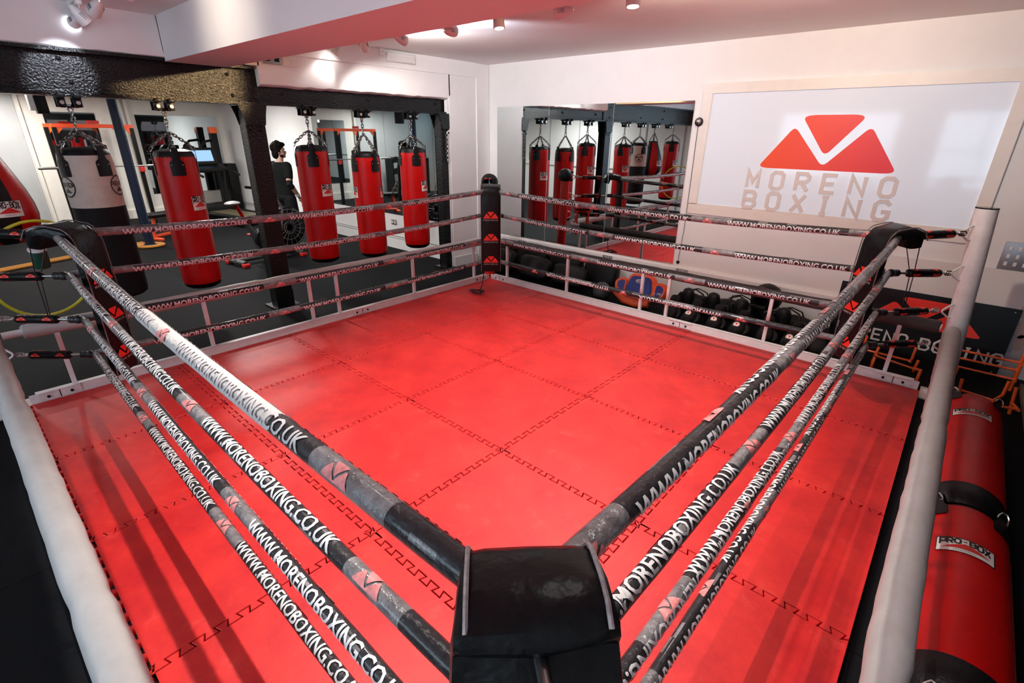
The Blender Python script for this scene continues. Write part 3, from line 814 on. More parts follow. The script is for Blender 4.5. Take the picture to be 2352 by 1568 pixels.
# ------------------------------------------------------------------ corner pads
def corner_pad(label, corner, out, back=.34, w=.25, zb=.30, near=False, cords=True):
    """pad on the ring side of a rope corner, folded over the top rope toward the post"""
    d = V((out[0], out[1], 0)).normalized()
    t = thing('corner_pad', label, 'corner pad', (corner[0], corner[1], 0), math.atan2(d.y, d.x), 'black vinyl corner pads')
    # local x outward, y across, z up
    th = .052
    P = [(-.075, zb), (-.085, .55), (-.085, .8), (-.082, 1.05), (-.078, 1.2)]
    zt = 1.345
    for i in range(1, 7): a = PI / 2 * i / 6; P.append((-.078 + .09 * (1 - math.cos(a)), 1.2 + (zt - 1.2) * math.sin(a)))
    if near:
        P += [(.05, 1.352), (.095, 1.35), (.125, 1.335), (.135, 1.312), (.122, 1.285), (.14, 1.25), (.165, 1.20), (.178, 1.10), (.18, .9)]
    else:
        P += [(.08, 1.36), (back * .55, 1.36), (back * .85, 1.335), (back, 1.27), (back + .01, 1.22)]
    nseg = 12; k = len(P); rows = []
    # offset inward curve for thickness
    top = []; bot = []
    for i in range(k):
        a = V((P[max(i - 1, 0)][0], P[max(i - 1, 0)][1])); b = V((P[min(i + 1, k - 1)][0], P[min(i + 1, k - 1)][1]))
        n = (b - a).normalized(); n = V((-n.y, n.x))
        top.append(V(P[i])); bot.append(V(P[i]) - n * (th if i < 5 else th + .035 * min(1, (i - 4) / 4) * (0 if near else 1)))
    rnd = random.Random(5); vs = []
    ncs = 16
    for i in range(k):
        c = (top[i] + bot[i]) / 2; h = (top[i] - bot[i]) / 2
        for j in range(ncs):
            a = 2 * PI * j / ncs; sx, sy = math.cos(a), math.sin(a)
            # super-ellipse cross-section: flat wide pad with soft edges
            px = (abs(sx) ** .42) * (1 if sx > 0 else -1); py = (abs(sy) ** .55) * (1 if sy > 0 else -1)
            wr = (rnd.uniform(-.004, .004) if i > 10 else 0)
            ww = w / 2 * (1 - (.12 * max(0, i - (k - 3)) if not near else 0))
            if near and i > 9: ww *= 1 + .018 * (i - 9)
            if near and i > 11: wr += .007 * math.sin(px * 5 + i * .9)
            q = c + h * (py + wr / th * 2)
            vs.append((q.x, px * ww, q.y))
    fs = [(i * ncs + j, i * ncs + (j + 1) % ncs, (i + 1) * ncs + (j + 1) % ncs, (i + 1) * ncs + j) for i in range(k - 1) for j in range(ncs)]
    fs += [list(range(ncs))[::-1], [(k - 1) * ncs + j for j in range(ncs)]]
    MB().add(vs, fs, True).build('cushion', M_pad, t)
    for s_ in (-1, 1):
        MB().tube([(p.x, s_ * w / 2 * (.90 if near else .965), p.y + .001) for p in (top[:14] if near else top[:-1])], .0042, 6).build('piping', M_pipe_near if near else M_pipe, t)
    for z in (1.0, .73, .45):
        mb = MB(T(-.0875, 0, z - .03) @ RZ(-PI / 2) @ Matrix.Scale(.195, 4))
        mb.add([(a, -.001 / .195, b) for a, b in LOGO_F[0]], LOGO_F[1])
        mb.m(1); q, e = text_quads('MORENO BOXING', .075, .98, .14); q = flat_mesh([[(a - e / 2, b - .14) for a, b in s2] for s2 in q])
        mb.add([(a, -.002, b) for a, b in q[0]], q[1])
        mb.build('printed_emblem', [M_logo, M_print_dim], t)
    if cords and not near:
        mb = MB()
        for y0, y1 in ((-.07, -.015), (.07, .02)): mb.tube([(back, y0, 1.25), (back + .08, y1, .99), (back + .10, y1 * .5, .72)], .0035, 6)
        mb.build('tie_cord', M_ink, t)
    else:
        mb = MB()
        for y0 in (-.05, .03): mb.tube([(-.06, y0, zb + .01), (-.075, y0 + .01, .17), (-.06, y0 + .02, .11)], .006, 6)
        mb.build('tie_cord', M_ink, t)
    return t
corner_pad('black corner pad at the left corner, three red emblems on its face', (XL_ + .10, YN_ + .11), (-1, -1), back=.25)
corner_pad('black corner pad at the far corner in front of the red post', (XL_ + .055, YF_ - .055), (-1, 1), back=.22)
corner_pad('black corner pad at the right corner near the white post', (XR_ - .085, YF_ - .06), (1, 1), back=.22)
corner_pad('black vinyl pad nearest the camera at the bottom of the photo', (2.525, -1.575), (1, -1), w=.215, near=True)
# red stool bag hung behind the far pad is built below

# ------------------------------------------------------------------ turnbuckles
def turnbuckle(label, a, b):
    a = V(a); b = V(b); L = (b - a).length; q = (b - a).to_track_quat('Z', 'Y').to_matrix().to_4x4()
    t = bpy.data.objects.new('turnbuckle', None); COL.objects.link(t); t.matrix_world = Matrix.Translation(a) @ q; t.empty_display_size = .05
    tag(t, label, 'turnbuckle', 'sleeved turnbuckles between ropes and posts')
    MB().lathe([(.02, L * .24), (.030, L * .26), (.031, L * .30), (.031, L * .76), (.029, L * .80), (.018, L * .815)], 18).build('sleeve', M_pad, t)
    mb = MB()
    for ph in (0, PI / 2, PI, -PI / 2):
        for zz in (L * .35, L * .70):
            vs, fs = LOGO_R; rr = .0325
            mb.add([(rr * math.cos(ph + v * .055 / rr), rr * math.sin(ph + v * .055 / rr), zz + u * .07) for u, v in vs], fs, True)
    mb.build('printed_emblem', M_logo, t, sharp=0)
    mb = MB(); mb.tube([(0, 0, 0), (0, 0, L * .26)], .010, 10); mb.tube([(0, 0, L * .8), (0, 0, L * .88)], .008, 8)
    link(mb, T(0, 0, L * .91), .07, .034, .006, 12, 6); link(mb, T(0, 0, L * .97) @ RZ(PI / 2), .06, .032, .006, 12, 6)
    mb.build('threaded_rod', M_chrome if 'top' not in label else M_chain, t)
    mb = MB(); mb.tube([(0, 0, -.02), (0, .0, .035)], .027, 12); mb.ball((0, 0, -.02), .031, 12, 8); mb.build('rope_eye', M_rope, t)
for nm, cr, ps, d in (('left', (XL_, YN_), (-2.05, -2.055), (-1, -1)), ('far', (XL_, YF_), (-2.11, 3.11), (-1, 1)), ('right', (XR_, YF_), (3.03, 3.06), (1, 1)), ('nearest', (2.555, -1.605), (3.06, -2.06), (1, -1))):
    dv = V((d[0], d[1], 0)).normalized()
    for k in range(4):
        a = V((*cr, zc[k])) + dv * .03; b = V((*ps, (1.30, 1.0, .70, .42)[k])) - dv * .15
        turnbuckle('%s turnbuckle in a black sleeve at the %s corner' % (names[k], nm), a, b)

# ------------------------------------------------------------------ things on and round the far corner
def headguard(label, loc, rz, s=1.):
    t = thing('head_guard', label, 'head guard', loc, rz, 'black head guards'); t.scale = (1.18, 1.05, .84)
    mb = MB(Matrix.Scale(s, 4))
    n, k = 24, 14; vs = []; fs = []
    idx = {}
    for i in range(k + 1):
        el = -1.05 + (PI / 2 + 1.0) * i / k
        for j in range(n):
            az = 2 * PI * j / n
            bulge = 1 + .08 * math.cos(3 * az) * math.cos(el)
            vs.append((.105 * math.cos(el) * math.cos(az) * bulge, .125 * math.cos(el) * math.sin(az) * bulge, .14 + .15 * math.sin(el)))
    for i in range(k):
        for j in range(n):
            az = (2 * PI * (j + .5) / n + PI) % (2 * PI) - PI; el = -1.05 + (PI / 2 + 1.0) * (i + .5) / k
            if abs(az + PI / 2) < .62 and -.75 < el < .42: continue       # face opening toward -y
            fs.append((i * n + j, i * n + (j + 1) % n, (i + 1) * n + (j + 1) % n, (i + 1) * n + j))
    mb.add(vs, fs, True)
    o = mb.build('shell', M_gear, t); md = o.modifiers.new('thick', 'SOLIDIFY'); md.thickness = .028 * s; md.offset = 1
    mb = MB(Matrix.Scale(s, 4)); mb.box((0, -.128, .225), (.15, .035, .055), bev=.015); mb.build('brow_pad', M_gear, t)
    mb = MB(Matrix.Scale(s, 4)); mb.box((.0, -.12, .03), (.13, .05, .06), bev=.02); mb.build('chin_pad', M_gear, t)
    mb = MB(Matrix.Scale(s, 4))
    for x in (-.035, .035): mb.add([(x + a * .05, -.1475, .213 + b * .05) for a, b in LOGO_F[0]], LOGO_F[1])
    mb.build('badge', M_redpr, t)
    return t
headguard('black head guard sitting on top of the far corner post', (-2.12, 3.12, 1.235), .6, .74)
# boxing gloves ---------------------------------------------------------------
def glove(label, loc, rot, group, badge=True, m=None, s=1.):
    t = thing('boxing_glove', label, 'boxing glove', loc, 0, group); t.rotation_euler = rot; t.scale = (s, s, s)
    mb = MB()       # glove lies along +x (knuckles), cuff at -x
    pr = [(-.05, .052, .045), (0, .062, .052), (.05, .072, .060), (.10, .078, .066), (.15, .072, .062), (.19, .055, .048), (.208, .02, .018)]
    n = 18; vs = []
    for x, ry, rz_ in pr:
        for j in range(n):
            a = 2 * PI * j / n
            vs.append((x, ry * math.cos(a), .07 + rz_ * math.sin(a) + (.012 if x > .12 else 0)))
    fs = [(i * n + j, i * n + (j + 1) % n, (i + 1) * n + (j + 1) % n, (i + 1) * n + j) for i in range(len(pr) - 1) for j in range(n)] + [list(range(n))[::-1], [(len(pr) - 1) * n + j for j in range(n)]]
    mb.add(vs, fs, True); mb.build('mitt', m or M_gear, t)
    MB().tube([(.0, .05, .06), (.05, .085, .065), (.10, .098, .072), (.14, .085, .078)], [.022, .029, .028, .014], 12).build('thumb', m or M_gear, t)
    mb = MB(); vs = []
    mb.tube([(-.135, 0, .07), (-.13, 0, .07), (-.05, 0, .07)], [.05, .056, .052], 18, flat=.85); mb.build('cuff', m or M_gear, t)
    MB().tube([(-.112, 0, .07), (-.075, 0, .07)], .0575, 18, flat=.85, caps=False).build('wrist_strap', M_blkleather, t)
    if badge:
        mb = MB(); mb.m(0)
        c = [(.030 * math.cos(2 * PI * i / 16), .030 * math.sin(2 * PI * i / 16)) for i in range(16)]
        M = T(.075, 0, .1345) @ RX(-PI / 2) @ RY(0)
        for mi, sc, h in ((0, 1, .0), (1, .86, .0008), (0, .74, .0016)):
            mb.m(mi); mb.add([(.075 + a * sc, b * sc, .1340 + h) for a, b in c], [list(range(16))])
        mb.m(1); mb.add([(.06, -.012, .1364), (.06, .012, .1364), (.092, 0, .1364)], [(0, 1, 2)])
        mb.build('round_badge', [M_label, M_redpr], t)
    return t
# kick shields, pads, bags along the logo wall
def shield(label, loc, rot, size=(.62, .18, .38), m=None, trim=None, bend=.10, group='black kick shields heaped under the mirrors'):
    t = thing('kick_shield', label, 'kick shield', loc, 0, group); t.rotation_euler = rot
    bm = bmesh.new(); bmesh.ops.create_cube(bm, size=1)
    bmesh.ops.subdivide_edges(bm, edges=bm.edges[:], cuts=5, use_grid_fill=True)
    a, b, c = size
    for v in bm.verts:
        p = v.co * 2
        # rounded box
        q = V((math.copysign(abs(p.x) ** 1, p.x), p.y, p.z)); l = (abs(p.x) ** 5 + abs(p.y) ** 5 + abs(p.z) ** 5) ** .2
        q = q / l * max(abs(p.x), abs(p.y), abs(p.z)) if l > 0 else q
        v.co = V((q.x * a / 2, q.y * b / 2 + bend * (q.x ** 2) - bend / 2, q.z * c / 2 + c / 2))
    bm.verts.index_update(); mb = MB(); mb.add([tuple(v.co) for v in bm.verts], [[v.index for v in f.verts] for f in bm.faces], True); bm.free()
    mb.build('cushion', m or M_gear, t)
    for s_ in (-1, 1):
        mb = MB(); mb.tube([(s_ * .12, b / 2 - bend / 2 + .0, c * .25), (s_ * .12, b / 2 + .03, c * .35), (s_ * .12, b / 2 + .03, c * .65), (s_ * .12, b / 2 - bend / 2, c * .75)], .012, 8, flat=.4); mb.build('handle', M_blkleather, t)
    return t
R = math.radians
SH = 'black kick shields heaped under the mirrors'
for a in (('black kick shield nearest the far corner under the mirror', -2.52, 3.80, -12, 4, (.54, .15, .40)), ('upright black kick shield in the middle of the heap under the mirrors', -1.90, 3.80, -12, -3, (.58, .15, .42)),
          ('black kick shield with rounded ends leaning beside the medicine ball', -1.28, 3.80, -12, 2, (.56, .15, .40)), ('black kick shield slumped left of the blue body protector', -.68, 3.80, -14, -3, (.54, .15, .36)),
          ('black kick shield in the front row behind the far corner pad', -2.28, 3.47, -22, 3, (.56, .15, .34)), ('black kick shield leaning at the front of the heap', -1.62, 3.47, -24, -4, (.58, .15, .33)),
          ('low black kick shield at the front of the heap near the second upright', -1.0, 3.49, -26, 5, (.54, .15, .30))):
    shield(a[0], (a[1], a[2], FZ + .03), (R(a[3]), 0, R(a[4])), a[5], bend=.05)
# red straps poking out of the heap, medicine ball
mb = MB(); mb.tube([(-2.28, 3.52, .29), (-2.24, 3.36, .22), (-2.2, 3.33, .12)], .016, 8, flat=.4); tag(mb.build('hand_wrap', M_redpr), 'red strap hanging over the black kick shields near the far corner', 'strap')
t = thing('medicine_ball', 'grey and black medicine ball on the floor left of the blue body protector', 'medicine ball', (-.38, 3.42, FZ + .115))
MB().ball((0, 0, 0), .115, 24, 14).build('shell', mat('grey_rubber', (.05, .05, .05), .5), t)
mb = MB(RX(R(35))); q, e = text_quads('NG', .05, .9, .16); f_ = flat_mesh([[(a - e / 2, b) for a, b in s2] for s2 in q]); mb.add([(a, -math.sqrt(max(0, .1162 ** 2 - a * a - b * b)), b) for a, b in f_[0]], f_[1])
# body protector: blue with orange trim
t = thing('body_protector', 'blue and orange padded body protector propped against the wall', 'body protector', (.10, 3.55, FZ), R(8))
M0 = RX(R(-20))
def padpoly(mb, poly, y0, th, M, r=.03):
    p = rounded(poly, r, 4); mb.prism(p, th, M=M @ T(0, -y0, 0))
    p2 = [(a * .93 + .07 * sum(q[0] for q in p) / len(p), b * .93 + .07 * sum(q[1] for q in p) / len(p)) for a, b in p]
    mb.prism(p2, th * .35, M=M @ T(0, -y0 - th, 0))
mb = MB(); padpoly(mb, [(-.17, .03), (.15, .03), (.20, .16), (.17, .34), (.12, .38), (-.13, .38), (-.17, .34), (-.22, .16)], 0, .07, M0, .05)
padpoly(mb, [(.19, .08), (.34, .12), (.37, .24), (.30, .31), (.20, .30)], -.02, .08, M0 @ RZ(R(-12)), .05)
padpoly(mb, [(-.20, .08), (-.33, .13), (-.35, .25), (-.27, .31), (-.20, .30)], -.02, .08, M0 @ RZ(R(14)), .05)
mb.tube([(-.30, -.09, .10), (-.15, -.13, .02), (0, -.14, -.0), (.16, -.13, .02)], [.035, .05, .05, .045], 14, M=T(0, 0, .05))
mb.build('outer_shell', M_org_leather, t)
mb = MB(); padpoly(mb, [(-.13, .08), (.12, .08), (.155, .17), (.13, .30), (.10, .345), (-.11, .345), (-.14, .30), (-.18, .17)], .085, .035, M0, .04)
padpoly(mb, [(.225, .11), (.32, .14), (.34, .23), (.29, .275), (.23, .27)], .055, .03, M0 @ RZ(R(-12)), .03)
padpoly(mb, [(-.22, .12), (-.30, .16), (-.32, .24), (-.26, .28), (-.215, .27)], .055, .03, M0 @ RZ(R(14)), .03)
mb.build('chest_panel', M_blue, t)
mb = MB(M0); f_ = flat_mesh(stroke([(.048 * math.cos(2 * PI * i / 16), .022 * math.sin(2 * PI * i / 16)) for i in range(16)], .006, True) + [[(a - .035, b - .010) for a, b in q] for q in text_quads('RPX', .022, 1.05, .22)[0]])
mb.add([(a - .01, -.138, b + .285) for a, b in f_[0]], f_[1]); mb.build('crest', M_print, t)
mb = MB(M0 @ RZ(R(-12))); f_ = flat_mesh(text_quads('X PRO', .028, .95, .16)[0]); mb.add([(a + .225, -.103, b + .15) for a, b in f_[0]], f_[1]); mb.build('printed_word', M_print_dim, t)
# black holdall behind the body protector
def holdall(label, loc, rz, size=(.5, .26, .26)):
    t = thing('sports_bag', label, 'bag', loc, rz, 'black sports bags under the logo window')
    mb = MB(); a, b, c = size; rnd = random.Random(int(abs(loc[0]) * 100)); P = []; Rr = []
    for i in range(13):
        u = -1 + 2 * i / 12; P.append((u * a / 2, rnd.uniform(-.01, .01), c / 2 + rnd.uniform(-.008, .008))); Rr.append(c / 2 * (1 - .45 * abs(u) ** 5) * rnd.uniform(.94, 1.02))
    mb.tube(P, Rr, 18); mb.build('body', M_gear, t)
    for yy in (-.05, .05):
        MB().tube([(-.12, yy * 1.6, c * .85), (-.10, yy, c * 1.12), (0, yy * .6, c * 1.28), (.10, yy, c * 1.12), (.12, yy * 1.6, c * .85)], .010, 8, flat=.5).build('carry_strap', M_blkleather, t)
    return t
holdall('black sports bag slumped just right of the blue body protector', (.72, 3.80, FZ), R(-2), (.44, .22, .22))
holdall('black sports bag with looped strap under the logo window', (1.22, 3.81, FZ), R(2), (.5, .23, .24))
holdall('black sports bag behind the head guard under the logo window', (1.76, 3.81, FZ), R(-2), (.5, .23, .22))
holdall('black sports bag beside the black sign board', (2.06, 3.62, FZ), R(80), (.34, .2, .20))
headguard('black face-bar head guard on top of the gear pile', (1.50, 3.78, .19), R(-10), 1.0)
GL = 'black boxing gloves in a row behind the base frame'
gl = [('first', .62, 0, -1.45), ('second', .88, 1, -1.7), ('third', 1.14, 1, -1.5), ('fourth', 1.40, 1, -1.62), ('fifth', 1.66, 0, -1.45), ('sixth', 1.92, 1, -1.65), ('seventh', 2.16, 0, -1.5), ('eighth', 2.38, 0, -1.6)]
for l, x, bd, rz in gl:
    glove('%s black boxing glove from the blue protector along the ring edge' % l, (x, 3.40, FZ + .085), (0, R(36), rz), GL, bool(bd), s=1.08)
for x, y, z, l in ((.98, 3.66, .02, 'black boxing glove standing on its cuff below the looped bag strap'), (1.74, 3.64, .02, 'black boxing glove standing on its cuff right of the head guard'), (1.30, 3.64, .02, 'black boxing glove standing on its cuff left of the head guard'), (.70, 3.64, .02, 'black boxing glove standing on its cuff nearest the blue protector'), (2.34, 3.66, .02, 'black boxing glove standing on its cuff nearest the sign board')):
    glove(l, (x, y, z + .06), (R(8), R(-86), R(80 + 30 * (x % .5))), 'black boxing gloves standing behind the front row', False)

# ------------------------------------------------------------------ sign board, poster, hurdles
t = thing('sign_board', 'black sign board with red emblem and white lettering leaning on the wall', 'sign', (0, 0, 0))
MBn = MW @ T(2.15, -.09, FZ + .02) @ RX(R(-5))
mb = MB(MBn); mb.box((.66, .01, .30), (1.36, .02, .62)); mb.box((1.10, .012, .0), (.30, .016, .2)); mb.build('board', M_banner, t)
mb = MB(MBn @ T(.70, -.0015, .285)); f_ = LOGO_F; mb.add([(a * .92, 0, b * .66) for a, b in f_[0]], f_[1]); mb.build('emblem', M_logo, t)
q, e = text_quads('MORENO BOXING', .104, 1.0, .18)
mb = MB(MBn); f_ = flat_mesh(q); mb.add([(a + .05, -.0015, b + .085) for a, b in f_[0]], f_[1]); mb.build('lettering', M_print, t)
mb = MB(MBn)
for x, z in ((.03, .58), (1.30, .58), (1.30, .02), (.03, .02)): mb.ball((x, 0, z), .007, 8, 5)
mb.build('screw', M_chrome, t)
t = thing('poster_panel', 'white poster panel with soft tan figures behind the black sign board', 'poster', (0, 0, 0))
mb = MB(MW); mb.box((2.92, -.012, .42), (1.36, .014, .95)); mb.build('panel', M_poster, t)
mb = MB(MW)
for x, z, a, b in ((3.54, .42, .045, .10), (3.55, .28, .035, .08), (3.50, .56, .03, .06)): mb.prism([(x + a * math.cos(2 * PI * i / 14), z + b * math.sin(2 * PI * i / 14)) for i in range(14)], .0015, M=T(0, -.0195, 0))
mb.m(1)
for x, z, a, b in ((3.50, .30, .03, .12), (3.52, .12, .07, .02), (3.48, .04, .06, .02)): mb.prism([(x - a, z - b), (x + a, z - b), (x + a, z + b), (x - a, z + b)], .0012, M=T(0, -.0195, 0))
mb.build('faded_print', [M_tan, M_lilac], t)
HG = 'orange plastic agility hurdles'
def hurdle(label, loc, rot, L=.5, h=.28):
    t = thing('agility_hurdle', label, 'hurdle', loc, 0, HG); t.rotation_euler = rot
    mb = MB(); mb.tube([(0, 0, h), (L, 0, h)], .0095, 8); mb.build('crossbar', M_orange, t)
    for x in (0, L):
        mb = MB(); mb.tube([(x, 0, 0), (x, 0, h + .03)], .0125, 10); mb.tube([(x, -.13, .012), (x, .13, .012)], .0125, 10); mb.build('leg', M_orange, t)
    return t
hd = [('orange hurdle whose bar crosses highest beside the right post', (3.12, 3.72, .20), (R(90), 0, 0), .46, .02), ('orange hurdle whose bar crosses second below the sign board', (3.12, 3.70, .135), (R(88), 0, R(1)), .46, .03),
      ('orange hurdle whose bar crosses third below the sign board', (3.12, 3.68, .06), (R(92), 0, R(-1)), .46, .02), ('orange hurdle standing crooked right of the white post', (3.20, 3.55, FZ + .015), (R(82), R(0), R(-14)), .34, .3),
      ('orange hurdle lying on the floor nearest the fallen red bags', (3.24, 3.12, FZ + .06), (R(80), R(-4), R(6)), .32, .2), ('orange hurdle tipped on the floor left of the white post', (2.48, 3.82, FZ + .02), (R(74), R(0), R(-3)), .40, .2),
      ('orange hurdle with raised leg left of the white post', (2.60, 3.56, FZ + .02), (R(56), R(8), R(3)), .32, .16), ('orange hurdle lowest in the heap left of the white post', (2.62, 3.24, FZ + .02), (R(66), 0, R(-4)), .34, .12)]
for a in hd: hurdle(*a)

# ------------------------------------------------------------------ fallen bags and the dark panel on the right
def floor_bag(label, y_top, y_bot, x, roll, r=.17):
    L = y_top - y_bot
    t = bpy.data.objects.new('punch_bag', None); COL.objects.link(t); t.empty_display_size = .1
    tag(t, label, 'punch bag', 'red punch bags lying on the floor')
    t.matrix_world = T(x, y_bot, FZ + r + .008) @ RX(-PI / 2) @ RZ(roll)      # local z -> +y (toward the bag's top)
    MB().lathe([(r * .985, .16), (r, .22), (r, L - .12), (r * .985, L - .04), (r * .93, L)], 36).build('body', M_redbag, t)
    MB().lathe([(.04, 0), (r * .8, .004), (r * .95, .03), (r * 1.0, .09), (r * 1.008, .165), (r * .98, .172)], 36).build('base_cap', M_blkleather, t)
    MB().lathe([(r * .94, L - .012), (r * .92, L + .012), (r * .8, L + .035), (r * .5, L + .045), (.02, L + .048)], 32).build('top_collar', M_blkleather, t)
    for k in range(4):
        a = PI / 2 * k - PI / 4; vf, zz = tab(r, a, L, .10, .075)
        mb = MB(); cyl_wrap(mb, vf, r + .005, None, a, L - .03)
        tb = mb.build('hanging_tab', M_blkleather, t, sharp=0)
        mb = MB(); dring(mb, RZ(a) @ T(r * 1.0, 0, L + .03) @ RY(.4) @ RZ(PI / 2), .055); mb.build('ring', M_chrome, tb)
    LB = [flat_mesh(p, du=.02) for p in pro_label(.20, .10)]
    mb = MB()
    for i, vf in enumerate(LB): mb.m(i); cyl_wrap(mb, vf, r + .0012 + .0012 * i, None, -PI / 2 - roll - .12, L - .36)
    mb.build('maker_label', [M_label, M_ink, M_redpr], t, sharp=0)
    mb = MB(); mb.tube([((r + .001) * math.cos(-.1), (r + .001) * math.sin(-.1), L * i / 8 + .1 * (1 - i / 8)) for i in range(8)], .003, 6); mb.build('seam_piping', M_redbag, t)
    return t
floor_bag('red punch bag lying by the orange hurdles', 2.45, .96, 3.29, .02)
floor_bag('red punch bag lying at the bottom right of the photo', .90, -.30, 3.295, -.05)
floor_bag('red punch bag lying in the corner below the camera', -.38, -1.55, 3.30, .3)
t = thing('gloss_panel', 'tall glossy black panel along the right side behind the fallen bags', 'panel', (3.66, 1.0, FZ))
MB().box((.02, .6, .95), (.04, 4.4, 1.9)).build('sheet', M_gloss_black, t)
mb = MB(); mb.box((-.004, .6, .02), (.03, 4.4, .04)); mb.build('bottom_rail', M_wood, t)

# ------------------------------------------------------------------ small wall fittings
def wall_obj(name, label, cat, x, z, group=None):
    t = bpy.data.objects.new(name, None); COL.objects.link(t); t.matrix_world = MW @ T(x, 0, z); return tag(t, label, cat, group)
t = wall_obj('round_bell', 'black and chrome round timer bell with a hanging pull cord', 'bell', .364, 2.087)
MB(RX(PI / 2)).lathe([(.045, 0), (.05, .02), (.045, .05), (.03, .055)], 20).build('housing', M_black_steel, t)
MB(T(0, -.055, .006) @ RX(PI / 2)).lathe([(.032, -.01), (.03, .005), (.018, .016), (.001, .019)], 20).build('dome', M_chrome, t)
mb = MB(); mb.tube([(-.004, -.04, -.04), (-.002, -.03, -.6), (.005, -.035, -1.2), (0, -.07, -1.585)], .0035, 6); mb.build('pull_cord', M_ink, t)
MB().ball((0, -.07, -1.61), .022, 12, 8).build('cord_ball', M_black_steel, t)
t = wall_obj('switch_plate', 'grey metal switch plate with nine switches by the right post', 'switch', 3.326, 1.014)
MB().box((0, -.005, 0), (.21, .01, .24), bev=.004).build('plate', M_plate, t)
for i in range(3):
    for j in range(3): MB().box((-.06 + .06 * i, -.012, -.065 + .065 * j), (.022, .008, .034), bev=.002).build('rocker', M_plastic, t)
for x, z, l in ((-2.22, .34, 'grey socket plate on the wall foot nearest the far corner'), (-.657, .35, 'grey socket plate below the middle mirrors'), (.423, .352, 'grey socket plate below the pull cord'), (1.495, .35, 'grey socket plate under the frosted window above the gloves')):
    t = wall_obj('wall_socket', l, 'socket', x, z, 'double sockets along the logo wall')
    MB().box((0, -.058, 0), (.15, .012, .088), bev=.004).build('plate', M_plate, t)
    mb = MB()
    for dx in (-.04, .04): mb.box((dx, -.066, -.008), (.034, .004, .034)); mb.box((dx * .45, -.067, .024), (.012, .006, .016))
    mb.build('outlet', M_plastic, t)
def left_fit(name, label, cat, y, z, x=-2.985):
    return thing(name, label, cat, (x, y, z))
t = left_fit('emergency_light', 'white emergency light box high on the wall above the beam', 'emergency light', 2.38, 2.80, -2.975)
MB().box((.03, 0, 0), (.06, .42, .10), bev=.01).build('housing', M_plastic, t)
MB().box((.063, 0, -.012), (.01, .36, .06), bev=.004).build('diffuser', mat('frosted_diffuser', (.75, .75, .74), .3), t)
t = left_fit('sensor_box', 'small white sensor box left of the emergency light', 'sensor', 2.11, 2.84, -2.98)
MB().box((.02, 0, 0), (.04, .06, .08), bev=.005).build('case', M_plastic, t); mb = MB(); mb.ball((.042, 0, .01), .008, 8, 6); mb.build('lens', M_chrome, t)
t = left_fit('switch_plate', 'grey metal socket plate under the ceiling above the beam', 'socket', .74, 2.63, -2.995)
MB().box((.006, 0, 0), (.012, .20, .09), bev=.003).build('plate', M_plate, t)
mb = MB()
for y in (-.05, .05): mb.box((.014, y, 0), (.006, .05, .04))
mb.build('outlet', M_black_steel, t)
t = left_fit('wall_socket', 'white socket plate under the ceiling above the beam', 'socket', .93, 2.62, -2.995)
MB().box((.006, 0, 0), (.012, .15, .09), bev=.003).build('plate', M_plastic, t)
mb = MB()
for y in (-.04, .04): mb.box((.014, y, 0), (.004, .045, .045))
mb.build('outlet', M_label, t)
t = thing('wall_socket', 'grey socket on the end wall below the gym mirror', 'socket', (-4.87, YE - .006, .42))
MB().box((0, 0, 0), (.15, .012, .09), bev=.003).build('plate', M_plate, t)
mb = MB()
for x in (-.04, .04): mb.box((x, -.008, 0), (.04, .006, .04))
mb.build('outlet', M_label, t)

# ------------------------------------------------------------------ track spotlights
M_lamp = {}
def lamp_mat(c):
    k = 'lit_lamp_%d' % len(M_lamp)
    if c not in M_lamp: M_lamp[c] = mat(k, (1, 1, 1), .3, emit=c, estr=30)
    return M_lamp[c]
WARM, COOL, NEUT = (1., .86, .70), (.80, .88, 1.), (1., .96, .92)
def track(label, y, x0, x1, group):
    t = thing('light_track', label, 'light track', ((x0 + x1) / 2, y, CZ), 0, group)
    MB().box((0, 0, -.012), (x1 - x0, .036, .024)).build('rail', M_plastic, t)
    for s_ in (-1, 1): MB().box((s_ * (x1 - x0) / 2, 0, -.014), (.03, .04, .03), bev=.004).build('end_cap', M_plastic, t)
track('white ceiling light track at the left of the boxed beam', -.86, -3.0 + .02, 3.6, 'ceiling light tracks')
track('white ceiling light track at the right of the boxed beam', 1.44, -2.96, 3.6, 'ceiling light tracks')
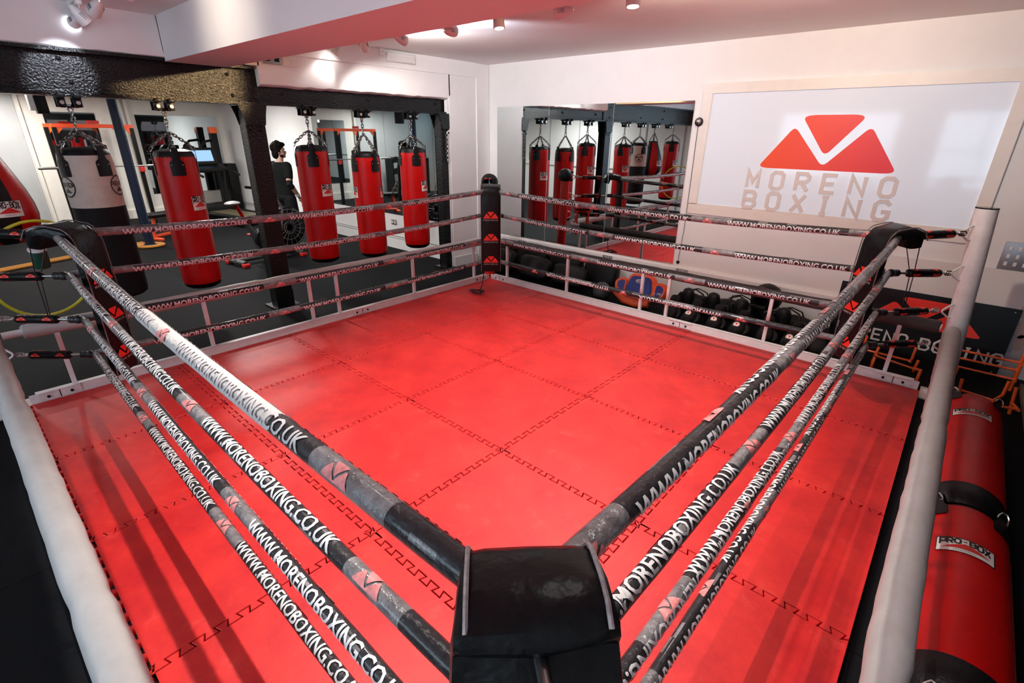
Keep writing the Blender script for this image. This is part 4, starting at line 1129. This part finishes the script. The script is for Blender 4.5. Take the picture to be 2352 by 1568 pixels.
def spot_head(label, loc, aim, col=NEUT, power=60., cone=70, lit=True, blend=.6, drop=.10, rad=.035):
    loc = V(loc); t = thing('track_spotlight', label, 'spotlight', loc, 0, 'white bullet spotlights on the ceiling tracks')
    mb = MB(); mb.box((0, 0, -.018), (.085, .036, .03), bev=.005); mb.tube([(0, 0, -.03), (0, 0, -drop)], .006, 8); mb.build('stem', M_plastic, t)
    c = V((0, 0, -drop - .015)); d = (V(aim) - (loc + c)).normalized()
    q = Matrix.Translation(c) @ d.to_track_quat('Z', 'Y').to_matrix().to_4x4()
    hd = MB(q).lathe([(.004, -.095), (.018, -.085), (.034, -.05), (.044, -.01), (.048, .035), (.047, .045), (.040, .044), (.038, .03)], 20, caps=False).build('bullet_shade', M_plastic, t)
    mb = MB(q)
    for k in range(5):
        for s_ in (0, PI): mb.box((.0425 * math.cos(s_), .0425 * math.sin(s_), -.03 + .011 * k), (.006, .03, .004))
    mb.build('vent_slots', M_plate, hd)
    MB(q @ T(0, 0, .032)).lathe([(.038, 0), (.03, .004), (.001, .006)], 18).build('lamp_face', lamp_mat(col) if lit else M_label, t)
    if lit:
        li = bpy.data.lights.new('spot', 'SPOT'); li.energy = power; li.color = col; li.spot_size = R(cone); li.spot_blend = blend; li.shadow_soft_size = rad
        lo = bpy.data.objects.new('spot_lamp', li); COL.objects.link(lo)
        lo.matrix_world = Matrix.Translation(loc + c + d * .055) @ (-d).to_track_quat('Z', 'Y').to_matrix().to_4x4()
    return t
LP = 1.0
t1 = [(-2.95, (-5.5, -1.4, 2.2), COOL, 40, 60, 1, 'cool lit spotlight at the far end of the left track'), (-2.72, (-3.0, .4, 1.2), NEUT, 0, 60, 0, 'unlit spotlight second on the left track'), (-2.26, (-3.06, -1.02, 2.36), COOL, 55, 34, 1, 'spotlight third on the left track aimed at the beam'),
      (-1.5, (-1.5, -.25, 2.66), WARM, 8, 110, 1, 'warm spotlight on the left track washing the boxed beam'), (-.5, (.1, -.55, 0), NEUT, 12, 100, 1, 'lit spotlight on the left track above the left mats'), (.5, (.8, -.5, 0), NEUT, 90, 105, 1, 'lit spotlight on the left track above mid ring'), (1.4, (1.2, -.4, 0), NEUT, 150, 105, 1, 'lit spotlight on the left track toward the camera'), (2.3, (1.7, -.3, 0), NEUT, 70, 100, 1, 'lit spotlight on the left track nearest the camera')]
for x, aim, c, p, cn, lit, l in t1: spot_head(l, (x, -.86, CZ - .02), aim, c, p * LP, cn, bool(lit), rad=.016)
t2 = [(-2.85, (-3.0, 1.3, 2.5), NEUT, 8, 75, 1, 'lit spotlight at the wall end of the right track'), (-2.32, (-3.1, 2.4, 1.6), NEUT, 50, 95, 1, 'lit spotlight second from the wall on the right track'), (-1.67, (-2.0, 4.0, 2.3), NEUT, 75, 125, 1, 'lit spotlight third from the wall on the right track'),
      (-.95, (-1.15, 3.0, 2.95), COOL, 60, 115, 1, 'lit spotlight fourth from the wall on the right track'), (-.37, (.1, 1.3, 0), NEUT, 45, 90, 1, 'lit spotlight fifth from the wall on the right track'), (.26, (-3.03, -.05, 2.39), (1., .66, .32), 900, 18, 1, 'warm spotlight sixth on the right track aimed at the beam'),
      (.86, (1.1, 1.2, 0), NEUT, 140, 100, 1, 'lit spotlight seventh from the wall on the right track'), (1.3, (.7, 3.0, 2.95), WARM, 60, 115, 1, 'warm spotlight on the right track washing the ceiling'), (2.2, (1.8, 4.0, 1.9), WARM, 85, 110, 1, 'warm spotlight on the right track nearest the camera')]
for x, aim, c, p, cn, lit, l in t2: spot_head(l, (x, 1.44, CZ - .02), aim, c, p * LP, cn, bool(lit), drop=.07)
# gym ceiling lights
def gym_light(label, x, y, p, col):
    t = thing('ceiling_light', label, 'ceiling light', (x, y, CZ2), 0, 'flush ceiling lights in the gym')
    MB().box((0, 0, -.02), (1.25, .20, .04), bev=.006).build('frame', M_plastic, t)
    MB().box((0, 0, -.042), (1.15, .15, .006)).build('diffuser', mat('gym_diffuser', (1, 1, 1), .3, emit=(1, .97, .93), estr=5), t)
    li = bpy.data.lights.new('strip', 'AREA'); li.shape = 'RECTANGLE'; li.size = 1.15; li.size_y = .15; li.energy = p; li.color = col
    lo = bpy.data.objects.new('strip_lamp', li); COL.objects.link(lo); lo.location = (x, y, CZ2 - .06)
gym_light('ceiling light over the gym near the beam', -5.2, .6, 70, (1, .96, .92)); gym_light('ceiling light over the treadmill', -8.6, 1.9, 75, (1, .96, .92)); gym_light('ceiling light near the far wall by the rack', -10.6, -.8, 75, (1, .95, .88)); gym_light('ceiling light in the left part of the gym', -6.4, -2.8, 60, (1, .97, .95))

# ------------------------------------------------------------------ gym machines
t = thing('treadmill', 'black treadmill with lit blue screen in front of the far mirror', 'treadmill', (-10.0, 2.50, FZ), R(100))
# local: +y is the front (console end)
mb = MB(); mb.box((0, -.15, .16), (.62, 1.75, .10), bev=.02); mb.build('deck', M_black_steel, t)
MB().box((0, -.15, .215), (.50, 1.60, .012)).build('belt', mat('treadmill_belt', (.10, .085, .05), .35), t)
for s_ in (-1, 1):
    MB().box((s_ * .36, -.15, .2), (.10, 1.7, .06), bev=.01).build('side_rail', M_black_steel, t)
    MB().tube([(s_ * .38, .62, .12), (s_ * .38, .72, .7), (s_ * .36, .62, 1.15)], .045, 12).build('upright', M_black_steel, t)
    MB().tube([(s_ * .40, .62, 1.12), (s_ * .42, .3, 1.08), (s_ * .42, .05, 1.02)], .028, 10).build('handrail', M_black_steel, t)
MB().box((0, .62, .25), (.70, .42, .24), bev=.06).build('motor_hood', M_gear, t)
MB(T(0, .62, 1.16) @ RX(R(20))).box((0, 0, 0), (.86, .30, .10), bev=.03).build('console_tray', M_black_steel, t)
c = MB(T(0, .70, 1.42) @ RX(R(-14))).box((0, 0, 0), (.62, .05, .38), bev=.02).build('console', M_gear, t)
MB(T(0, .672, 1.43) @ RX(R(-14))).box((0, 0, 0), (.44, .01, .24)).build('screen', M_screen, c)
mb = MB(); mb.box((.36, -.98, .10), (.08, .10, .14)); mb.box((-.36, -.98, .10), (.08, .10, .14)); mb.box((0, -.95, .07), (.6, .05, .04)); mb.build('rear_foot', M_black_steel, t)
# air bike
t = thing('air_bike', 'black air bike with caged fan wheel behind the thick column', 'exercise bike', (-5.60, 1.40, FZ), R(8))
# local: +y front (fan)
mb = MB(); mb.tube([(0, -.55, .07), (0, .55, .07)], .035, 10); mb.tube([(-.24, -.52, .06), (.24, -.52, .06)], .04, 10); mb.tube([(-.26, .5, .06), (.26, .5, .06)], .04, 10)
mb.tube([(0, -.1, .08), (0, -.18, .45), (0, -.30, .72)], .04, 10); mb.tube([(0, -.05, .38), (0, .30, .40)], .04, 10); mb.build('frame', mat('grey_bike_frame', (.06, .065, .065), .4), t)
for yy in (-.52, .5):
    for s_ in (-1, 1): MB().box((s_ * .24, yy, .03), (.09, .10, .06), bev=.012).build('foot', M_redpr, t)
MB().tube([(0, -.20, .50), (0, -.37, .92)], .026, 10).build('seat_post', M_redbag, t)
mb = MB(); mb.ball((0, -.42, .95), (.085, .12, .035), 16, 8); mb.build('saddle', mat('grey_saddle', (.30, .30, .30), .4), t)
f_ = MB(T(0, .42, .48) @ RY(PI / 2))
f_.lathe([(.05, -.07), (.30, -.085), (.335, -.06), (.335, .06), (.30, .085), (.05, .07)], 28, caps=False); cage = f_.build('fan_cage', M_black_steel, t)
mb = MB(T(.088, .42, .48) @ RY(PI / 2))
for k in range(18): a = 2 * PI * k / 18; mb.tube([(.06 * math.cos(a), .06 * math.sin(a), 0), (.31 * math.cos(a), .31 * math.sin(a), 0)], .004, 5)
for rr in (.10, .2, .3): mb.tube([(rr * math.cos(2 * PI * i / 28), rr * math.sin(2 * PI * i / 28), 0) for i in range(28)], .005, 5, closed=True)
mb.build('grille', M_plate, cage)
MB(T(0, -.02, .36) @ RY(PI / 2)).lathe([(.02, -.05), (.15, -.055), (.17, -.03), (.17, .03), (.15, .055), (.02, .05)], 24).build('chain_guard', M_gear, t)
for s_ in (-1, 1):
    mb = MB(); mb.tube([(s_ * .07, -.02, .36), (s_ * .10, .12 * s_ - .02, .42)], .016, 8); mb.build('crank', M_plastic, t)
    MB().box((s_ * .15, .12 * s_ - .02, .42), (.10, .09, .025), bev=.008).build('pedal', M_plastic if s_ > 0 else M_redpr, t)
    MB().tube([(s_ * .14, .20, .36), (s_ * .18, .28, .8), (s_ * .22, .14, 1.10), (s_ * .22, .02, 1.14)], .016, 10).build('arm_lever', M_plate, t)
    MB().tube([(s_ * .22, .06, 1.13), (s_ * .22, -.05, 1.15)], .022, 10).build('grip', M_gear, t)
# power rack with barbell
t = thing('power_rack', 'power rack with orange-red top bars in front of the far wall', 'rack', (-11.0, .48, FZ))
for sy in (-.62, .62):
    for sx in (-.45, .45): MB().box((sx, sy, 1.0), (.07, .07, 2.0)).build('upright', M_black_steel, t)
    mb = MB(); mb.box((0, sy, .03), (1.3, .07, .06)); mb.build('foot_beam', M_black_steel, t)
    for sx in (-.45, .45): MB().prism([(-.03, 0), (-.03, -.22), (.16 * 1, 0)] if sy < 0 else [(.03, 0), (.03, -.22), (-.16, 0)], .05, M=T(sx - .025, sy, 2.02) @ RZ(PI / 2)).build('corner_gusset', M_orange, t)
for sx in (-.45, .45): MB().box((sx, 0, 2.03), (.06, 1.31, .07)).build('top_bar', M_orangemetal, t)
MB().box((.47, 0, 2.10), (.02, .2, .06)).build('badge_plate', M_redpr, t)
for sy in (-.62, .62): MB().box((.51, sy, 1.20), (.06, .09, .12), bev=.01).build('bar_hook', M_redpr, t)
t = thing('barbell', 'silver barbell resting on the power rack', 'barbell', (-10.45, .48, 1.22))
MB().tube([(0, -1.05, 0), (0, 1.05, 0)], .014, 10).build('bar', M_chrome, t)
for s_ in (-1, 1): MB().tube([(0, s_ * .72, 0), (0, s_ * 1.05, 0)], .026, 12).build('end_sleeve', M_chrome, t)
t = thing('weight_bench', 'black weight bench with orange-red base beside the navy column', 'bench', (-8.9, 1.05, FZ), R(20))
MB().box((0, 0, .46), (.32, 1.1, .07), bev=.025).build('pad', M_gear, t)
mb = MB(); mb.tube([(0, -.4, .42), (0, -.5, .04)], .035, 8); mb.tube([(0, .4, .42), (0, .5, .04)], .035, 8); mb.tube([(0, -.5, .06), (0, .5, .10)], .035, 8); mb.build('frame', M_orangemetal, t)
for yy in (-.5, .5): MB().box((0, yy, .025), (.5, .08, .05), bev=.01).build('foot', M_orangemetal, t)
# cable machine and racks near the far wall
t = thing('cable_machine', 'tall black cable machine in front of the far mirror', 'gym machine', (-11.55, 3.0, FZ))
MB().box((0, 0, 1.02), (.16, .14, 2.04)).build('mast', M_black_steel, t)
MB().box((.02, 0, 1.98), (.18, .16, .14), bev=.01).build('mast_cap', M_orange, t)
MB().tube([(0, -.05, 1.75), (.1, -.25, 1.72), (.15, -.38, 1.60), (.1, -.42, 1.5)], .03, 10).build('arm', M_black_steel, t)
MB().box((0, .25, .6), (.3, .22, 1.2), bev=.02).build('weight_stack', M_gear, t)
MB().box((0, .1, .03), (.7, .6, .06)).build('base_plate', M_black_steel, t)
t = thing('gym_ball', 'large black gym ball on a stand by the far mirror', 'gym ball', (-11.2, 2.30, FZ))
MB().ball((0, 0, 1.45), .20, 20, 12).build('shell', M_gear, t)
mb = MB(); mb.tube([(0, 0, 0), (0, 0, 1.27)], .03, 10); mb.lathe([(.16, 1.22), (.17, 1.26), (.14, 1.27), (.13, 1.24)], 18); mb.box((0, 0, .02), (.4, .4, .04)); mb.build('stand', M_black_steel, t)
# television on the window-side wall of the gym, wall speaker unit, air conditioner
t = thing('wall_tv', 'wall television showing a bright park scene, seen in the gym mirror', 'television', (-11.2, -3.1, 2.08), 0)
MB(RZ(R(45))).box((0, 0, 0), (1.1, .06, .90), bev=.01).build('bezel', M_black_steel, t)
def tv_mat():
    m = mat('tv_picture', (.02, .02, .02), .2, emit=(1, 1, 1), estr=1.2)
    nt = m.node_tree; b = nt.nodes['Principled BSDF']; tc = nt.nodes.new('ShaderNodeTexCoord')
    n = nt.nodes.new('ShaderNodeTexNoise'); n.inputs['Scale'].default_value = 4; n.inputs['Detail'].default_value = 5
    r = nt.nodes.new('ShaderNodeValToRGB'); e = r.color_ramp.elements
    e[0].position = .36; e[0].color = (.04, .10, .45, 1); e[1].position = .62; e[1].color = (.75, .95, .80, 1)
    k = r.color_ramp.elements.new(.48); k.color = (.65, .85, .95, 1)
    nt.links.new(tc.outputs['Object'], n.inputs['Vector']); nt.links.new(n.outputs['Fac'], r.inputs['Fac']); nt.links.new(r.outputs['Color'], b.inputs['Emission Color'])
    return m
MB(RZ(R(45))).box((0, .032, 0), (1.04, .006, .84)).build('screen', tv_mat(), t)
t = thing('ceiling_speaker', 'black and white speaker box under the gym ceiling behind the white bag', 'speaker', (-9.6, -.35, 2.36))
MB().box((0, 0, 0), (.22, .16, .40), bev=.01).build('cabinet', M_black_steel, t); MB().box((.0, -.12, .03), (.2, .08, .36), bev=.01).build('side_panel', M_plastic, t); MB().box((0, .0, .23), (.05, .05, .08)).build('bracket', M_black_steel, t)
t = thing('dumbbell_rack', 'black dumbbell rack beside the far wall panels', 'rack', (-11.4, -1.9, FZ))
mb = MB()
for z in (.35, .75, 1.1): mb.box((0, 0, z), (.4, 1.5, .04))
for sy in (-.72, .72): mb.box((0, sy, .6), (.4, .05, 1.2))
mb.build('frame', M_black_steel, t)
for zi, z in enumerate((.44, .84, 1.19)):
    for k in range(6):
        dbl = thing('dumbbell', 'black dumbbell on the %s shelf of the rack, %s along' % (['bottom', 'middle', 'top'][zi], ['first', 'second', 'third', 'fourth', 'fifth', 'sixth'][k]), 'dumbbell', (-11.4, -2.5 + .24 * k, FZ + z), 0, 'dumbbells on the gym rack')
        MB().tube([(-.09, 0, 0), (.09, 0, 0)], .015, 8).build('handle', M_chrome, dbl)
        for s_ in (-1, 1): MB().tube([(s_ * .06, 0, 0), (s_ * .15, 0, 0)], .065, 12).build('head', M_gear, dbl)

# ------------------------------------------------------------------ left-hand small things
t = thing('battle_rope', 'doubled orange training rope on the gym floor at the left', 'rope', (0, 0, 0))
mb = MB()
for o_ in (0, .12):
    mb.tube([(-8.4 + o_ * 6 - (0), -1.9 + .0 * i, FZ + .02) if False else (-7.6 - .55 * i / 1 * .12 + o_, -1.75 + .16 * i, FZ + .025) for i in range(14)], .022, 8)
mb.build('strand', M_rope_orange, t)
t = thing('rope_coil', 'orange rope looped round the foot of the navy column', 'rope', (-8.1, .36, FZ))
mb = MB()
for rr in (.13, .17, .21): mb.tube([(rr * math.cos(2 * PI * i / 24), rr * math.sin(2 * PI * i / 24), .025 + .02 * (rr - .13) * 0) for i in range(24)], .02, 6, closed=True)
mb.build('loops', M_rope_orange, t)
# neon hoop round the left turnbuckles
t = thing('hoop', 'neon yellow plastic hoop hanging at the left corner', 'hoop', (-2.33, -1.62, .93), 0)
MB(RZ(R(-57)) @ RX(R(90))).tube([(.40 * math.cos(2 * PI * i / 48), .36 * math.sin(2 * PI * i / 48), 0) for i in range(48)], .011, 10, closed=True).build('tube', M_neon, t)
mb = MB(RZ(R(-57)) @ RX(R(90))); mb.tube([(.40 * math.cos(a), .36 * math.sin(a), 0) for a in (2.9, 2.98, 3.06)], .0125, 10); mb.build('joint_tape', M_blue, t)
t = thing('resistance_band', 'yellow strap with a blue stripe looped over the left corner rope', 'strap', (-2.02, -1.98, 1.28))
mb = MB(); mb.tube([(.03 * math.cos(2 * PI * i / 20), .03 * math.cos(2 * PI * i / 20) * -1, .13 * math.sin(2 * PI * i / 20) - .10) for i in range(20)], .018, 8, closed=True, flat=.35); mb.build('loop', M_neon, t)
t = thing('drinks_bottle', 'dark green bottle tucked behind the left corner pad', 'bottle', (-1.86, -1.66, 1.03), 0)
MB(RY(R(12))).lathe([(.02, 0), (.045, .004), (.048, .02), (.048, .12), (.046, .135)], 20).build('body', M_green, t); MB(RY(R(12))).lathe([(.048, .125), (.052, .13), (.052, .14), (.046, .142)], 20).build('rim', M_plastic, t)
# black bag on the floor outside the left side
holdall('black bag on the floor outside the left padded rail', (-1.75, -2.72, FZ), R(25), (.5, .3, .28))
# hanging black straps at the far corner
t = thing('wrap_strap', 'tangle of thin black straps on the mat under the far corner pad', 'strap', (-1.62, 2.40, 0))
mb = MB(); rnd = random.Random(4)
for k in range(4):
    mb.tube([(.10 * math.cos(a) * rnd.uniform(.6, 1.2) + .03 * k - .05, .07 * math.sin(a) * rnd.uniform(.6, 1.2) - .02 * k, .008 + .012 * k + .01 * math.sin(2 * a)) for a in [2 * PI * i / 14 for i in range(14)]], .0065, 6, closed=True)
mb.tube([(0, .02, .02), (.01, .06, .12), (0, .10, .30)], .006, 6); mb.build('cord', M_ink, t)
# red and black stool bag hung outside the far corner
t = thing('corner_stool', 'black and red corner stool hung upside down outside the far corner', 'stool', (-1.90, 2.90, .62), R(45))
MB().box((0, 0, .18), (.18, .22, .05), bev=.015).build('seat', M_gear, t)
for sx in (-1, 1):
    for sy in (-1, 1): MB().tube([(sx * .07, sy * .09, .16), (sx * .08, sy * .10, -.24)], .014, 8).build('leg', M_red_post, t)
mb = MB(); mb.tube([(-.09, -.11, .20), (.09, -.11, .20), (.09, .11, .20), (-.09, .11, .20)], .013, 8, closed=True); mb.build('seat_rim', M_red_post, t)

# ------------------------------------------------------------------ the man in the gym
def voxel(mb, name, m, parent, vox=.008, it=6):
    me = mb.mesh(name, [m]); o = bpy.data.objects.new(name, me); COL.objects.link(o)
    r = o.modifiers.new('r', 'REMESH'); r.mode = 'VOXEL'; r.voxel_size = vox; r.use_smooth_shade = True
    sm = o.modifiers.new('s', 'SMOOTH'); sm.factor = .5; sm.iterations = it
    dg = bpy.context.evaluated_depsgraph_get(); dg.update()
    me2 = bpy.data.meshes.new_from_object(o.evaluated_get(dg), depsgraph=dg)
    bpy.data.objects.remove(o); me2.materials.clear(); me2.materials.append(m)
    o2 = bpy.data.objects.new(name, me2); COL.objects.link(o2); o2.parent = parent
    return o2
HT = R(-36)
def turn(mb):
    for i, (x, y, z) in enumerate(mb.v):
        k = min(1, max(0, (z - 1.50) / .08)) * HT
        mb.v[i] = (x * math.cos(k) - y * math.sin(k), x * math.sin(k) + y * math.cos(k), z - .02 * min(1, max(0, (z - 1.50) / .08)))
    return mb
def limb(mb, pts):
    """rounded tapering limb through (x, y, z, r)"""
    for a, b in zip(pts, pts[1:]):
        pa, pb = V(a[:3]), V(b[:3]); n = 6
        mb.tube([pa.lerp(pb, i / n) for i in range(n + 1)], [a[3] + (b[3] - a[3]) * i / n for i in range(n + 1)], 14)
    for p in pts: mb.ball(p[:3], p[3], 14, 8)
man = thing('person', 'man in black t-shirt and shorts standing behind the air bike', 'person', (-6.2, 2.13, FZ), R(14))
b = MB()
TOR = [(.93, .165, .115, 0), (1.03, .155, .11, .0), (1.13, .148, .105, .005), (1.25, .168, .115, .0), (1.36, .182, .115, -.01), (1.44, .165, .095, -.02), (1.49, .10, .075, -.02)]
b.lathe([(1, z) for z, *_ in TOR], 28); o_ = len(b.v) - 28 * len(TOR)
for i, (z, rx, ry, cy) in enumerate(TOR):
    for j in range(28): a = 2 * PI * j / 28; b.v[o_ + i * 28 + j] = (rx * math.cos(a), cy + ry * math.sin(a), z)
b.ball((0, -.005, .93), (.165, .12, .10), 20, 10)
limb(b, [(0, -.02, 1.46, .066), (0, .005, 1.58, .056)])
b.ball((0, .0, 1.70), (.076, .096, .100), 20, 14); b.ball((0, .035, 1.645), (.060, .064, .085), 18, 12); b.ball((0, .07, 1.60), (.036, .034, .03), 12, 8)
b.ball((0, .104, 1.665), (.012, .020, .024), 10, 8); b.ball((0, .110, 1.652), (.016, .017, .012), 10, 8)
for s_ in (-1, 1): b.ball((s_ * .076, -.005, 1.67), (.010, .020, .031), 10, 8)
for s_ in (-1, 1):
    k_ = 0 if s_ > 0 else .03
    limb(b, [(s_ * .165, -.015, 1.42, .070), (s_ * .205, -.035, 1.34, .056), (s_ * .245, -.085 + k_, 1.15, .043), (s_ * .243, -.01 + k_, 1.05, .043), (s_ * .225, .09 + k_, .92, .029)])
    b.ball((s_ * .22, .125 + k_, .865), (.022, .042, .045), 12, 8, )
    for q in range(4):
        z0 = .885 - .020 * q; L_ = (.040, .046, .043, .034)[q]
        limb(b, [(s_ * .222, .145 + k_, z0 - .012, .0105), (s_ * .222, .138 + L_ + k_, z0 - .038, .0098), (s_ * .205, .140 + L_ + k_, z0 - .068, .0090), (s_ * .188, .120 + L_ + k_, z0 - .082, .0085)])
    limb(b, [(s_ * .205, .105 + k_, .885, .014), (s_ * .180, .145 + k_, .875, .0115), (s_ * .168, .175 + k_, .855, .010)])
    limb(b, [(s_ * .09, 0, .90, .098), (s_ * .10, .01, .72, .083), (s_ * .108, .025, .50, .058), (s_ * .112, -.012, .36, .057), (s_ * .114, -.015, .22, .043), (s_ * .115, -.02, .09, .036)])
    limb(b, [(s_ * .116, -.03, .05, .036), (s_ * .125, .10, .04, .034), (s_ * .13, .17, .032, .026)])
voxel(turn(b), 'body', M_skin, man, .0075, 5)
c = MB(); c.lathe([(1, z) for z, *_ in TOR], 28); o_ = len(c.v) - 28 * len(TOR)
for i, (z, rx, ry, cy) in enumerate(TOR):
    g = .022 if z < 1.4 else .014
    for j in range(28): a = 2 * PI * j / 28; c.v[o_ + i * 28 + j] = ((rx + g) * math.cos(a), cy + (ry + g) * math.sin(a) , z - (.05 if i == 0 else 0))
for s_ in (-1, 1):
    k_ = 0 if s_ > 0 else .03
    limb(c, [(s_ * .162, -.015, 1.42, .083), (s_ * .205, -.035, 1.34, .074)]); c.tube([(s_ * .205, -.035, 1.34), (s_ * .232, -.066 + k_ * .5, 1.225)], [.074, .068], 18)
voxel(c, 't_shirt', M_shirt, man, .010, 4)
c = MB(); c.ball((0, -.005, .92), (.182, .137, .12), 22, 12)
for s_ in (-1, 1): limb(c, [(s_ * .095, 0, .88, .112)]); c.tube([(s_ * .095, 0, .88), (s_ * .108, .012, .72), (s_ * .118, .022, .55)], [.112, .105, .102], 20)
voxel(c, 'shorts', M_shorts, man, .011, 4)
c = MB(); rnd = random.Random(11)
c.ball((0, -.028, 1.735), (.092, .108, .096), 18, 12); c.ball((0, -.058, 1.645), (.084, .062, .095), 14, 10); c.ball((.062, -.02, 1.69), (.03, .05, .05), 10, 8); c.ball((-.062, -.02, 1.69), (.03, .05, .05), 10, 8); c.ball((0, .05, 1.79), (.066, .066, .042), 14, 8)
for k in range(26):
    a = rnd.uniform(0, 2 * PI); e_ = rnd.uniform(.15, 1.3); c.ball((.088 * math.cos(e_) * math.cos(a), -.022 + .092 * math.cos(e_) * math.sin(a) if math.sin(a) < .55 or e_ > .6 else -.03, 1.74 + .094 * math.sin(e_)), rnd.uniform(.020, .034), 8, 6)
voxel(turn(c), 'hair', M_hair, man, .007, 2)
c = MB(); c.ball((0, .078, 1.592), (.030, .026, .016), 12, 8); c.ball((.045, .035, 1.61), (.018, .035, .03), 10, 6); c.ball((-.045, .035, 1.61), (.018, .035, .03), 10, 6); c.tube([(-.026, .098, 1.632), (0, .106, 1.634), (.026, .098, 1.632)], .007, 6)
voxel(turn(c), 'beard', M_hair, man, .006, 3)
for s_ in (-1, 1):
    k_ = 0 if s_ > 0 else .03
    turn(MB().ball((s_ * .028, .088, 1.69), .011, 10, 6)).build('eye', M_label, man)
    turn(MB().tube([(s_ * .012, .098, 1.712), (s_ * .03, .097, 1.716), (s_ * .046, .085, 1.711)], .005, 6)).build('eyebrow', M_hair, man)
    c = MB(); c.tube([(s_ * .238, -.07 + k_, 1.19), (s_ * .246, -.088 + k_, 1.145), (s_ * .245, -.03 + k_, 1.075)], [.050, .052, .048], 14); c.build('elbow_sleeve', M_shorts, man)
    c = MB(); c.tube([(s_ * .232, .055 + k_, .965), (s_ * .226, .082 + k_, .93)], .037, 14); c.build('wrist_wrap', M_plastic, man)
    c = MB(); limb(c, [(s_ * .115, -.05, .048, .046), (s_ * .12, .06, .048, .048), (s_ * .13, .18, .038, .038)]); c.box((s_ * .122, .06, .012), (.10, .28, .024), bev=.01); voxel(c, 'trainer', M_gear, man, .009, 3)
turn(MB().tube([(-.022, .098, 1.617), (0, .105, 1.615), (.022, .098, 1.617)], .0045, 6)).build('mouth', M_redpr, man)

# ------------------------------------------------------------------ world, view
w = bpy.data.worlds.new('world'); S.world = w; w.use_nodes = True
w.node_tree.nodes['Background'].inputs[0].default_value = (.75, .85, 1, 1); w.node_tree.nodes['Background'].inputs[1].default_value = .6
S.view_settings.view_transform = 'Standard'; S.view_settings.look = 'None'; S.view_settings.gamma = 1; S.view_settings.exposure = 0.18
S.view_settings.use_curve_mapping = False
S.cycles.use_denoising = True
S.cycles.max_bounces = 10; S.cycles.glossy_bounces = 6; S.cycles.diffuse_bounces = 4
S.cycles.sample_clamp_indirect = 8
S.cycles.caustics_reflective = False; S.cycles.caustics_refractive = False
